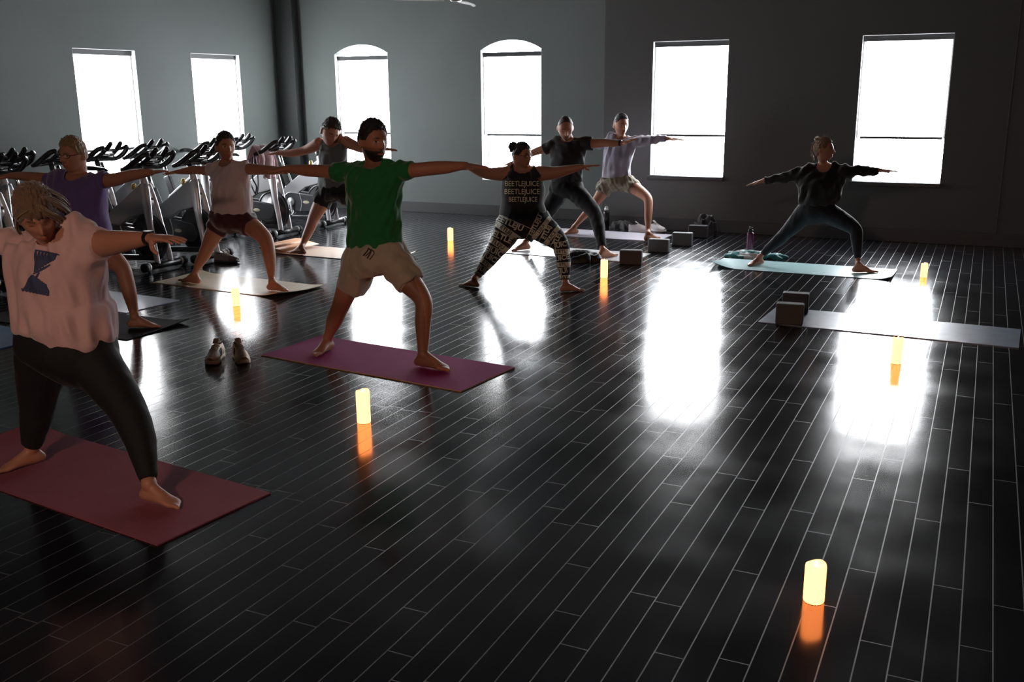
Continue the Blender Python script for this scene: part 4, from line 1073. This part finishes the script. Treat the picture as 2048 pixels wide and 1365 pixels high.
# ---------------- green t-shirt man
CT = cloth_mat
o = person(dict(label='bearded man in a green t-shirt and beige shorts lunging on the magenta mat', seed=3, skin='tan', voxel=.005,
    footR=((838, 736), (903, 742)), footL=((660, 690), (630, 712)),
    head=(746, 282, 80), face=(32, 6, 0), neck=(747, 325, 19), jaw=1.15, hair=('short_dark', 'hair_black'), beard=(.0035, 'hair_black'), stubble=.8, size=1.05,
    torso=[(724, 770, 322, .7), (698, 800, 333, .55), (690, 806, 350, .56), (694, 803, 375, .60), (698, 801, 410, .60), (698, 800, 445, .60), (698, 802, 480, .62), (698, 806, 500, .62)],
    pelvis=[(700, 802, 478, .62), (694, 812, 505, .64), (694, 816, 530, .62), (712, 806, 552, .5)],
    armL=[(686, 343, 16, 0), (664, 344, 14.5, .0), (634, 342, 13, .02), (612, 341, 12.5, .03), (592, 339, 10, .04), (574, 338, 7.5, .05)], handL=(524, 341, .06, {}),
    armR=[(810, 342, 16, 0), (835, 340, 15, 0), (862, 337, 14.5, .02), (890, 335, 13.5, .03), (912, 333, 10.5, .03), (932, 331, 7.8, .02)], handR=(979, 335, .0, {}),
    legL=[(722, 520, 30), (702, 560, 26), (686, 600, 20), (677, 622, 18), (668, 643, 17), (660, 664, 11.5)],
    legR=[(786, 520, 31), (815, 560, 27), (840, 590, 20), (848, 612, 18.5), (846, 645, 17), (846, 694, 12)],
    top=dict(name='t_shirt', mat=CT('green_jersey', (.007, .15, .035)), neck=(747, 328, 21, 8, -.02), fold=.0045,
        sections=[(722, 773, 325, .6), (694, 802, 334, .58), (687, 808, 350, .60), (690, 804, 375, .64), (695, 803, 410, .64), (695, 803, 445, .65), (694, 805, 475, .67), (693, 808, 494, .68)],
        sleeveL=[(694, 342, 19, 0), (680, 344, 19.5, 0), (666, 346, 18, 0)], sleeveR=[(800, 342, 19, 0), (812, 342, 19.5, 0), (823, 342, 18.5, 0)]),
    bottom=dict(name='shorts', mat=CT('beige_jersey', (.42, .36, .27)), sections=[(696, 806, 484, .64), (690, 816, 505, .66), (689, 820, 530, .66), (706, 812, 550, .6)], reach=.5,
        legL=[(722, 520, 35), (712, 550, 34), (703, 580, 29)], legR=[(786, 518, 36), (806, 545, 34), (822, 568, 30)], fold=.005)))
g = G(); p = onY(737, 497, o['YB']-.185)
g.tube([p, p+np.array([-.01, -.004, -.02]), p+np.array([-.035, -.006, -.045])], .004, seg=6); g.tube([p, p+np.array([.02, -.004, -.02]), p+np.array([-.005, -.01, -.06])], .004, seg=6)
o['child']('drawstring', g.mesh('drawstring', True), MT['black'], o['bot'])

# ---------------- woman in pink, front left
o = person(dict(label='blond woman in a pink t-shirt and black leggings looking down at the front left', seed=5, skin='light', voxel=.0055, z=.008,
    footR=((296, 992), (348, 1012)), footL=((73, 905), (20, 940)), eyes=False, brow=(.10, .06, .035), legk=.86,
    head=(75, 430, 106), head_scale=1.0, head_dy=-.10, face=(4, 27, 9), neck=(98, 470, 26), jaw=1.0, hair=('long_tied', 'hair_darkblond'), strand_mat='hair_blond', size=.98,
    bun=[((.02, -.085, .075), (.035, .03, .03))], strands=[([(.02, .088, .095), (.055, .085, .05), (.085, .055, .0), (.10, .02, -.06), (.095, -.02, -.12)], .016), ([(.03, .09, .08), (.065, .075, .02), (.085, .045, -.05)], .011), ([(-.03, .085, .085), (-.075, .055, .04), (-.09, .02, -.03), (-.085, .0, -.08)], .009), ([(.04, .05, .11), (.09, .03, .05), (.115, -.01, -.02), (.12, -.05, -.09), (.11, -.07, -.14)], .020), ([(.05, .0, .12), (.10, -.02, .06), (.12, -.05, -.01)], .018)], fly=30,
    torso=[(62, 140, 466, .7), (20, 190, 478, .55), (16, 204, 505, .58), (26, 204, 540, .66), (32, 206, 580, .70), (33, 212, 620, .72), (38, 222, 655, .70), (50, 215, 690, .65)],
    pelvis=[(44, 216, 655, .66), (38, 226, 690, .68), (44, 222, 720, .64), (70, 190, 742, .5)],
    armL=[(20, 486, 25, 0), (-20, 478, 21, 0), (-55, 474, 19, 0), (-90, 474, 15, 0), (-122, 476, 11.5, 0)], handL=(-195, 480, 0, {}),
    armR=[(188, 488, 29, 0), (222, 486, 26, 0), (255, 482, 21, -.02), (280, 479, 16.5, -.03), (302, 477, 12.5, -.04)], handR=(370, 478, -.05, {'curl': .14, 'thumb': -.9}), bandR=True,
    legL=[(90, 705, 55), (80, 760, 44), (76, 812, 34), (72, 845, 29), (67, 878, 20)],
    legR=[(172, 705, 55), (218, 765, 45), (252, 815, 37), (272, 858, 33), (284, 900, 27), (294, 948, 17)],
    top=dict(name='t_shirt', mat=CT('pink_cotton', (.66, .43, .42)), neck=(100, 464, 42, 24, -.06), fold=.007, voxel=.008, kx=24, kz=12,
        sections=[(58, 144, 468, .7), (17, 194, 478, .58), (12, 206, 505, .62), (22, 206, 540, .70), (28, 207, 580, .74), (28, 215, 618, .76), (34, 228, 650, .76), (46, 218, 672, .74), (70, 170, 694, .68)],
        sleeveL=[(30, 488, 27, 0), (5, 482, 30, 0), (-12, 478, 29, 0)], sleeveR=[(172, 488, 33, 0), (190, 490, 35, 0), (204, 490, 33, 0)]),
    bottom=dict(name='leggings', mat=CT('black_leggings', (.004, .004, .005), .8, .06, .1), sections=[(42, 218, 650, .68), (36, 228, 690, .70), (42, 224, 720, .66), (68, 192, 742, .55)], fold=.0015,
        legL=[(90, 705, 56), (80, 760, 45), (76, 812, 35), (71, 850, 30), (62, 890, 20)], legR=[(172, 705, 56), (218, 765, 46), (252, 815, 38), (272, 858, 34), (285, 900, 28), (297, 957, 18)])))
MT['print_blue'] = mat('print_slate_blue', (.045, .06, .13), .8)
pl_ = []
for k in range(7): pl_.append(strip_poly(72+k*7, 500+k*1.2, 70+k*5.0, 545-k*3.5, 3.0, wav=1.0, k=1.2))
pl_.append(strip_poly(70, 500, 118, 510, 2.0)); pl_.append(strip_poly(66, 548, 100, 530, 2.2)); pl_.append(strip_poly(78, 545, 62, 570, 2.2))
for k in range(8): pl_.append(strip_poly(66-k*1.0+k*4.5, 550+k*2.6, 45+k*7.2, 583+k*1.3, 3.2, wav=1.2, k=1.1))
pl_.append(strip_poly(42, 578, 98, 591, 2.2))
for i, q in enumerate(pl_): decal(o, 'top', [q], MT['print_blue'], 'printed_stroke', .004)

# ---------------- man in purple
o = person(dict(label='fair-haired man in glasses and a purple t-shirt on the black mat, facing left', seed=7, skin='light', voxel=.0055,
    footR=((268, 646), (306, 655)), footL=((96, 655), (75, 668)), Y=5.32,
    head=(147, 310, 68), face=(-48, 6, 0), neck=(154, 350, 17), jaw=1.1, hair=('blond_side', 'hair_blond'), brow=(.16, .10, .06), glasses=True, size=1.05,
    torso=[(134, 176, 345, .7), (108, 202, 352, .55), (104, 208, 372, .58), (110, 210, 400, .62), (112, 212, 435, .66), (112, 218, 470, .66)],
    pelvis=[(114, 216, 455, .66), (112, 220, 480, .66), (116, 218, 505, .62), (140, 200, 522, .5)],
    armL=[(106, 360, 13, 0), (80, 356, 11.5, 0), (58, 354, 10.5, 0), (38, 352, 8.5, 0), (20, 352, 6.5, 0)], handL=(-18, 356, 0, {}),
    armR=[(204, 362, 14.5, 0), (228, 360, 14, 0), (250, 354, 12.5, 0), (272, 349, 11, 0), (290, 346, 9, 0), (303, 345, 7, 0)], handR=(335, 341, 0, {}),
    legL=[(140, 500, 26), (118, 540, 22), (104, 580, 16), (99, 606, 14), (95, 630, 9)],
    legR=[(190, 498, 26), (220, 515, 23), (244, 537, 17), (252, 560, 16), (260, 590, 14), (267, 622, 9.5)],
    top=dict(name='t_shirt', mat=CT('purple_jersey', (.13, .085, .27)), neck=(156, 350, 19, 10, -.02), fold=.005,
        sections=[(132, 178, 347, .6), (104, 206, 353, .58), (100, 212, 372, .62), (107, 212, 400, .66), (108, 214, 435, .70), (108, 222, 472, .70)],
        sleeveL=[(112, 362, 15, 0), (102, 362, 15.5, 0), (93, 360, 14.5, 0)], sleeveR=[(194, 362, 17, 0), (205, 361, 17.5, 0), (215, 360, 16.5, 0)]),
    bottom=dict(name='shorts', mat=CT('dark_shorts', (.02, .02, .024)), sections=[(112, 218, 455, .68), (110, 222, 480, .68), (112, 222, 505, .64), (136, 204, 522, .55)], reach=.4, legL=[(140, 500, 30), (126, 530, 28), (118, 548, 26)], legR=[(190, 496, 30), (206, 508, 28), (218, 516, 27)])))

# ---------------- man in white tee and maroon shorts
o = person(dict(label='dark-haired man in a pale t-shirt and maroon shorts lunging on the cream mat', seed=9, skin='warm', voxel=.0055,
    footR=((538, 578), (580, 584)), footL=((394, 552), (354, 560)),
    head=(451, 293, 55), face=(16, 4, 0), neck=(453, 324, 12.5), hair=('short_dark', 'hair_brown'), stubble=.3, size=1.02,
    torso=[(438, 470, 320, .7), (420, 490, 330, .55), (422, 497, 345, .56), (426, 498, 370, .60), (428, 499, 395, .62), (428, 502, 425, .62), (430, 502, 440, .6)],
    pelvis=[(428, 504, 418, .62), (424, 508, 435, .64), (428, 506, 452, .58), (442, 492, 464, .5)],
    armL=[(424, 341, 11, 0), (405, 341, 9.5, 0), (388, 340, 9, 0), (372, 342, 7.5, 0), (355, 344, 5, 0)], handL=(328, 347, 0, {}),
    armR=[(491, 338, 12, 0), (510, 339, 11.5, 0), (530, 340, 10, 0), (548, 341, 9, 0), (566, 342, 6.5, 0)], handR=(604, 343, 0, {}),
    legL=[(446, 442, 21), (430, 465, 19), (417, 492, 14.5), (409, 509, 13), (399, 526, 10), (393, 541, 7)],
    legR=[(486, 440, 21), (508, 457, 19), (529, 477, 16), (536, 496, 14), (540, 522, 12), (543, 553, 7.5)],
    top=dict(name='t_shirt', mat=CT('pale_mauve_cotton', (.60, .50, .49)), neck=(453, 326, 15, 7, -.02), fold=.0045,
        sections=[(436, 472, 322, .6), (417, 493, 330, .58), (419, 499, 345, .60), (424, 500, 370, .64), (425, 501, 395, .66), (425, 504, 428, .68)],
        sleeveL=[(432, 340, 13, 0), (424, 340, 13.5, 0), (418, 340, 12.5, 0)], sleeveR=[(484, 338, 14, 0), (491, 338, 14, 0), (497, 338, 13, 0)]),
    bottom=dict(name='shorts', mat=CT('maroon_shorts', (.055, .010, .016)), sections=[(424, 507, 424, .66), (420, 512, 438, .68), (423, 510, 452, .62), (438, 496, 464, .55)], reach=.4, legL=[(446, 441, 24), (438, 452, 24), (432, 462, 22)], legR=[(486, 440, 24), (494, 448, 23), (502, 455, 21)], fold=.004)))

# ---------------- man in grey tank top
o = person(dict(label='man in a grey tank top and black shorts looking down, on the peach mat', seed=11, skin='light', voxel=.0055,
    footR=((738, 508), (772, 512)), footL=((606, 498), (580, 506)), eyes=False,
    head=(660, 264, 52), head_dy=-.09, face=(22, 30, -12), neck=(666, 292, 10.5), hair=('quiff', 'hair_brown'), stubble=.5, size=1.02,
    torso=[(652, 680, 287, .7), (637, 694, 284, .55), (637, 696, 298, .56), (640, 692, 320, .60), (640, 692, 345, .60), (640, 694, 375, .60), (642, 694, 390, .58)],
    pelvis=[(642, 694, 368, .6), (638, 698, 382, .62), (640, 696, 396, .56), (655, 684, 404, .5)],
    armL=[(638, 287, 12.5, 0), (624, 295, 11, 0), (609, 301, 9, 0), (588, 306, 8.2, -.02), (572, 307, 6.8, -.03), (556, 306, 5, -.04)], handL=(534, 309, -.05, {}),
    armR=[(692, 284, 12.5, 0), (708, 291, 10.5, 0), (722, 297, 9, 0), (742, 299, 7.5, 0), (763, 298, 5, 0)], handR=(796, 300, 0, {'thumb': 1.3}),
    legL=[(654, 385, 18), (640, 412, 16), (628, 436, 12.5), (622, 452, 11), (613, 472, 9), (606, 487, 6.3)],
    legR=[(684, 385, 18), (706, 398, 16), (724, 418, 12.5), (731, 440, 11), (737, 465, 9), (741, 490, 6.3)],
    top=dict(name='tank_top', mat=CT('grey_jersey', (.10, .115, .118)), neck=(664, 282, 15, 13, -.05), fold=.005,
        sections=[(645, 685, 281, .62), (643, 687, 290, .60), (637, 694, 306, .60), (637, 694, 325, .64), (637, 694, 350, .66), (636, 696, 372, .70), (644, 692, 384, .66)],
        straps=[([(650, 283, 0.02), (647, 288, -.04), (645, 300, -.07)], [.024, .026, .03]), ([(681, 282, 0.02), (684, 288, -.04), (686, 300, -.07)], [.024, .026, .03])]),
    bottom=dict(name='shorts', mat=CT('black_shorts', (.006, .006, .007), .85, .2), sections=[(638, 697, 372, .66), (634, 701, 384, .68), (636, 700, 396, .6), (652, 688, 404, .52)], reach=.4, legL=[(654, 384, 21), (646, 397, 20.5), (640, 409, 19)], legR=[(684, 384, 21), (696, 393, 20), (708, 401, 18)], fold=.004)))

# ---------------- woman with glasses, black tank and patterned leggings
MT['print_cream'] = mat('print_cream', (.70, .66, .52), .7)
MT['lettering_pale'] = mat('print_pale_gold', (.80, .74, .52), .6)
MT['print_dark'] = mat('print_dark_purple', (.016, .012, .02), .7)
o = person(dict(label='woman in glasses, lettered black tank top and patterned leggings, barefoot on bare floor', seed=13, skin='light', voxel=.0055, z=.001,
    footR=((1125, 577), (1164, 582)), footL=((949, 561), (926, 571)), glasses=True, size=.95, legk=.88,
    head=(1044, 311, 50), face=(44, 6, 0), neck=(1045, 338, 15), hair=('pulled', 'hair_black'), bun=[((-.03, -.095, .065), (.045, .042, .045))], fly=10, jaw=1.2,
    torso=[(1026, 1066, 336, .7), (1006, 1082, 342, .58), (1002, 1090, 362, .66), (1004, 1088, 385, .72), (1004, 1087, 405, .74), (1000, 1092, 428, .76), (1006, 1088, 448, .7)],
    pelvis=[(1000, 1094, 425, .72), (994, 1102, 445, .74), (998, 1098, 462, .66), (1018, 1080, 476, .5)],
    armL=[(1012, 348, 15.5, 0), (992, 348, 13.5, 0), (972, 347, 11.5, 0), (956, 342, 9.5, 0), (942, 337, 6.5, 0)], handL=(908, 333, 0, {}),
    armR=[(1080, 347, 16, 0), (1102, 347, 13.5, 0), (1124, 343, 11, 0), (1146, 338, 8.5, 0), (1166, 334, 5.5, 0)], handR=(1203, 329, 0, {'thumb': -.5}),
    legL=[(1020, 450, 29), (1005, 480, 23), (988, 505, 17), (976, 522, 15), (964, 538, 10.5), (955, 550, 7.5)],
    legR=[(1074, 450, 29), (1100, 468, 24), (1120, 488, 17), (1125, 508, 14.5), (1128, 530, 13.5), (1130, 556, 8.5)],
    top=dict(name='tank_top', mat=CT('charcoal_jersey', (.009, .009, .011), .85, .25), neck=(1046, 334, 20, 12, -.04), fold=.0008,
        sections=[(1028, 1066, 338, .6), (1022, 1072, 348, .66), (1004, 1088, 366, .72), (1001, 1090, 385, .76), (1002, 1088, 405, .78), (998, 1093, 425, .80), (1006, 1086, 442, .78), (1026, 1066, 452, .72)],
        straps=[([(1031, 334, .0), (1027, 342, -.05), (1022, 354, -.10)], [.03, .034, .045]), ([(1064, 334, 0), (1067, 342, -.05), (1072, 354, -.10)], [.03, .034, .045])]),
    bottom=dict(name='leggings', mat=CT('patterned_leggings', (.012, .009, .015), .8, .15, .1), sections=[(998, 1095, 425, .74), (992, 1104, 445, .76), (996, 1100, 462, .68), (1016, 1082, 476, .55)], fold=.0015,
        legL=[(1020, 450, 30), (1005, 480, 24), (988, 505, 18), (976, 522, 15.5), (964, 538, 11), (955, 552, 8)], legR=[(1074, 450, 30), (1100, 468, 25), (1120, 488, 18), (1125, 508, 15), (1128, 532, 14), (1130, 560, 9.5)])))
for cy_, w_ in ((368, 70), (384, 72), (399.5, 62)):
    wd = text_poly('BEETLEJUICE', 1044 + (2 if cy_ > 395 else 0), cy_, 11.0 if cy_ < 395 else 10.4, 0, w_/ (11*7.6), arc=-.0012, bold=-.004)
    decal(o, 'top', [wd], MT['lettering_pale'], 'printed_lettering', .004)
def leg_rows(o, P0, P1, w0, w1, words, rot):
    n = len(words)
    for i, wd in enumerate(words):
        t = (i+.5)/n; cx = P0[0]+(P1[0]-P0[0])*t; cy = P0[1]+(P1[1]-P0[1])*t; L = math.hypot(P1[0]-P0[0], P1[1]-P0[1])/n; w = w0+(w1-w0)*t
        a = math.atan2(P1[1]-P0[1], P1[0]-P0[0])-math.pi/2; a = math.degrees(a)+rot*(1 if i % 2 else -1)
        ca, sa = math.cos(math.radians(a)), math.sin(math.radians(a))
        if i % 2 == 1:
            decal(o, 'bot', [band_poly(cx-ca*w*1.6, cy-sa*w*1.6, cx+ca*w*1.6, cy+sa*w*1.6, L*.36, 40)], MT['print_cream'], 'printed_band', .003)
            decal(o, 'bot', [text_poly(wd, cx, cy, L*.52, a, 1.0, bold=.02)], MT['print_dark'], 'printed_lettering', .0045)
        else:
            decal(o, 'bot', [text_poly(wd, cx, cy, L*.74, a, 1.0, bold=.03)], MT['print_cream'], 'printed_lettering', .0035)
            e_ = L*.47; decal(o, 'bot', [band_poly(cx-ca*w*1.6-(-sa)*e_, cy-sa*w*1.6-ca*e_, cx+ca*w*1.6-(-sa)*e_, cy+sa*w*1.6-ca*e_, .55, 40)], MT['print_cream'], 'printed_line', .003)
leg_rows(o, (1024, 440), (984, 510), 34, 18, ['EETLEJU', 'ETLEJ', 'ELTLE', 'TLEJU', 'EJUIC'], 5)
leg_rows(o, (984, 510), (952, 556), 18, 8, ['JUIC', 'ETL', 'JUI', 'EET'], 5)
leg_rows(o, (1066, 448), (1120, 482), 30, 20, ['EETLEJU', 'LEJUI', 'ETLEJ', 'JUICE', 'TLEJ'], 6)
leg_rows(o, (1120, 484), (1130, 562), 18, 11, ['JUIC', 'EETL', 'UICE', 'ETL', 'JUI', 'JAY'], 4)

# ---------------- man in black t-shirt
o = person(dict(label='grey-bearded man in a black t-shirt and black trousers on the pale mat, head bowed', seed=15, skin='warm', voxel=.006,
    footR=((1198, 503), (1233, 510)), footL=((1052, 494), (1041, 501)), eyes=False,
    head=(1131, 256, 47), head_dy=-.07, face=(6, 24, 0), neck=(1135, 280, 11), hair=('buzz', 'hair_brown'), beard=(.003, 'hair_ginger'), size=1.06, bandR=True, legk=.72,
    torso=[(1120, 1152, 277, .7), (1103, 1168, 281, .55), (1102, 1172, 295, .58), (1103, 1168, 315, .62), (1104, 1163, 338, .64), (1103, 1161, 362, .66), (1104, 1160, 380, .62)],
    pelvis=[(1104, 1160, 360, .64), (1100, 1164, 372, .66), (1102, 1162, 386, .6), (1115, 1150, 396, .5)],
    armL=[(1104, 290, 10.5, 0), (1088, 298, 9, 0), (1068, 305, 7.5, 0), (1052, 314, 6, 0), (1038, 321, 4.5, 0)], handL=(1009, 329, 0, {}),
    armR=[(1170, 286, 11, 0), (1188, 287, 10, 0), (1208, 286, 8.5, -.02), (1226, 287, 7.5, -.04), (1243, 287, 5.2, -.05)], handR=(1277, 278, -.06, {'curl': -.06}),
    legL=[(1118, 385, 17), (1102, 412, 15), (1083, 440, 12), (1070, 458, 10), (1056, 478, 7)],
    legR=[(1148, 382, 18), (1168, 402, 15.5), (1188, 425, 12.5), (1195, 448, 11), (1200, 472, 9), (1204, 492, 7)],
    top=dict(name='t_shirt', mat=CT('black_jersey', (.009, .008, .009), .85, .3), neck=(1135, 278, 12, 5, -.02), fold=.005,
        sections=[(1118, 1154, 276, .6), (1100, 1171, 281, .58), (1099, 1174, 295, .62), (1100, 1170, 315, .66), (1101, 1165, 338, .68), (1100, 1164, 360, .70), (1106, 1158, 372, .66)],
        sleeveL=[(1108, 289, 12, 0), (1098, 294, 12.5, 0), (1089, 299, 12, 0)], sleeveR=[(1166, 286, 13, 0), (1176, 287, 13.5, 0), (1184, 287, 12.5, 0)]),
    bottom=dict(name='trousers', mat=CT('black_trousers', (.004, .004, .006), .85, .12), sections=[(1101, 1163, 362, .68), (1097, 1167, 374, .7), (1099, 1165, 386, .64), (1112, 1153, 396, .55)], fold=.002,
        legL=[(1118, 385, 19), (1102, 412, 17), (1083, 440, 14), (1070, 458, 12), (1055, 479, 10)], legR=[(1148, 382, 20), (1168, 402, 17.5), (1188, 425, 14.5), (1196, 450, 13), (1200, 472, 11), (1204, 494, 9.5)])))

# ---------------- man in lavender
o = person(dict(label='man in a lavender long-sleeved top and olive shorts on the mat nearest the wall', seed=17, skin='tan', voxel=.006,
    footR=((1292, 474), (1324, 475)), footL=((1152, 459), (1137, 469)), eyes=True,
    head=(1242, 250, 43), face=(24, 10, 0), neck=(1241, 274, 9), hair=('fade', 'hair_black'), stubble=.6, size=1.04,
    torso=[(1228, 1255, 272, .7), (1214, 1266, 278, .55), (1212, 1268, 290, .56), (1211, 1263, 310, .58), (1208, 1259, 330, .58), (1206, 1259, 352, .6), (1208, 1258, 366, .58)],
    pelvis=[(1206, 1260, 350, .6), (1204, 1263, 362, .62), (1206, 1262, 374, .56), (1218, 1250, 383, .5)],
    armL=[(1216, 287, 9.5, 0), (1198, 289, 7.5, 0), (1180, 290, 6.5, 0), (1160, 291, 5.5, .0), (1142, 292, 4, 0)], handL=(1115, 294, 0, {}),
    armR=[(1265, 284, 10, 0), (1284, 282, 8.5, 0), (1303, 280, 7.5, 0), (1320, 278, 6, 0), (1337, 277, 4.2, 0)], handR=(1371, 279, 0, {}),
    legL=[(1218, 365, 15), (1206, 384, 13), (1192, 404, 10), (1183, 417, 9), (1166, 434, 7), (1153, 449, 5)],
    legR=[(1248, 363, 15), (1272, 378, 13), (1294, 396, 10), (1297, 415, 9), (1296, 435, 8), (1296, 460, 5.2)],
    top=dict(name='long_sleeved_top', mat=CT('lavender_jersey', (.30, .28, .36), .8, .6), neck=(1242, 273, 11, 6, -.02), fold=.005,
        sections=[(1226, 1257, 272, .6), (1211, 1268, 278, .58), (1209, 1271, 290, .6), (1208, 1266, 308, .62), (1205, 1261, 330, .62), (1203, 1261, 356, .66)],
        sleeveL=[(1218, 287, 11.5, 0), (1198, 289, 9.5, 0), (1180, 290, 8.5, 0), (1160, 291, 7.5, 0), (1145, 292, 6, 0)], sleeveR=[(1262, 285, 12, 0), (1284, 282, 10.5, 0), (1303, 280, 9, 0), (1318, 278, 7.5, 0), (1332, 277, 6, 0)]),
    bottom=dict(name='shorts', mat=CT('olive_shorts', (.19, .165, .115)), sections=[(1202, 1263, 355, .66), (1200, 1267, 364, .68), (1202, 1266, 374, .6), (1214, 1254, 382, .52)], reach=.4, legL=[(1218, 364, 17.5), (1210, 376, 17), (1204, 386, 15)], legR=[(1248, 363, 17.5), (1260, 370, 16.5), (1268, 377, 15.5)], fold=.005)))

# ---------------- woman in black, right
o = person(dict(label='woman with a bun, black sweater and dark leggings on the teal mat', seed=19, skin='light', voxel=.0055,
    footR=((1713, 542), (1753, 545)), footL=((1517, 521), (1504, 531)), eyes=True, brow=(.12, .07, .04), size=.95, legk=.86,
    head=(1647, 299, 46), face=(74, 3, 0), neck=(1646, 326, 8.5), hair=('pulled', 'hair_ginger'), bun=[((.0, -.075, .095), (.032, .030, .028))], fly=46, jaw=.9,
    strands=[([(-.02, -.10, .06), (-.03, -.115, -.01), (-.02, -.10, -.07), (-.01, -.085, -.11)], .011), ([(.02, -.10, .05), (.01, -.12, -.02), (.0, -.11, -.08)], .008), ([(.06, -.02, .02), (.075, -.04, -.04), (.06, -.06, -.09)], .006)],
    torso=[(1634, 1660, 328, .7), (1612, 1682, 336, .55), (1606, 1686, 350, .56), (1604, 1682, 368, .6), (1606, 1674, 388, .62), (1604, 1668, 405, .62), (1600, 1666, 420, .62)],
    pelvis=[(1603, 1666, 405, .64), (1598, 1668, 420, .68), (1600, 1668, 434, .62), (1615, 1655, 446, .5)],
    armL=[(1612, 343, 11, 0), (1594, 349, 9.5, 0), (1574, 354, 8, 0), (1550, 358, 7, 0), (1526, 362, 4.8, 0)], handL=(1491, 371, 0, {'curl': .05}),
    armR=[(1682, 342, 11, 0), (1702, 342, 9.5, 0), (1724, 341, 8, 0), (1744, 341, 6.5, 0), (1762, 341, 4.2, 0)], handR=(1799, 343, 0, {'curl': .03}),
    legL=[(1612, 424, 20), (1592, 446, 16.5), (1570, 468, 12), (1556, 482, 11), (1540, 495, 8.5), (1526, 508, 5.5)],
    legR=[(1652, 424, 20), (1682, 440, 17), (1709, 458, 12.5), (1713, 476, 10.8), (1714, 496, 9), (1716, 520, 6)],
    top=dict(name='sweater', mat=CT('black_knit', (.005, .005, .005), .9, .4), neck=(1648, 330, 14, 14, -.04), fold=.007, kx=26, kz=16,
        sections=[(1626, 1666, 331, .6), (1608, 1686, 337, .6), (1600, 1690, 350, .62), (1597, 1686, 366, .68), (1597, 1682, 384, .72), (1598, 1679, 398, .74), (1604, 1674, 410, .72)],
        sleeveL=[(1616, 343, 15, 0), (1596, 350, 14, 0), (1574, 355, 11, 0), (1550, 359, 9.5, 0), (1530, 361, 8, 0)], sleeveR=[(1678, 343, 15, 0), (1700, 343, 12.5, 0), (1722, 342, 10.5, 0), (1740, 343, 9.5, 0), (1756, 342, 6.5, 0)]),
    bottom=dict(name='leggings', mat=CT('dark_leggings', (.004, .007, .012), .8, .12, .1), sections=[(1602, 1667, 405, .66), (1596, 1670, 420, .7), (1598, 1669, 434, .64), (1613, 1657, 447, .55)], fold=.0012,
        legL=[(1612, 424, 21), (1592, 446, 17.5), (1570, 468, 13), (1556, 482, 12), (1540, 495, 9.5), (1525, 509, 6)], legR=[(1652, 424, 21), (1682, 440, 18), (1709, 458, 13.5), (1713, 476, 11.8), (1714, 496, 9.8), (1716, 517, 7)])))
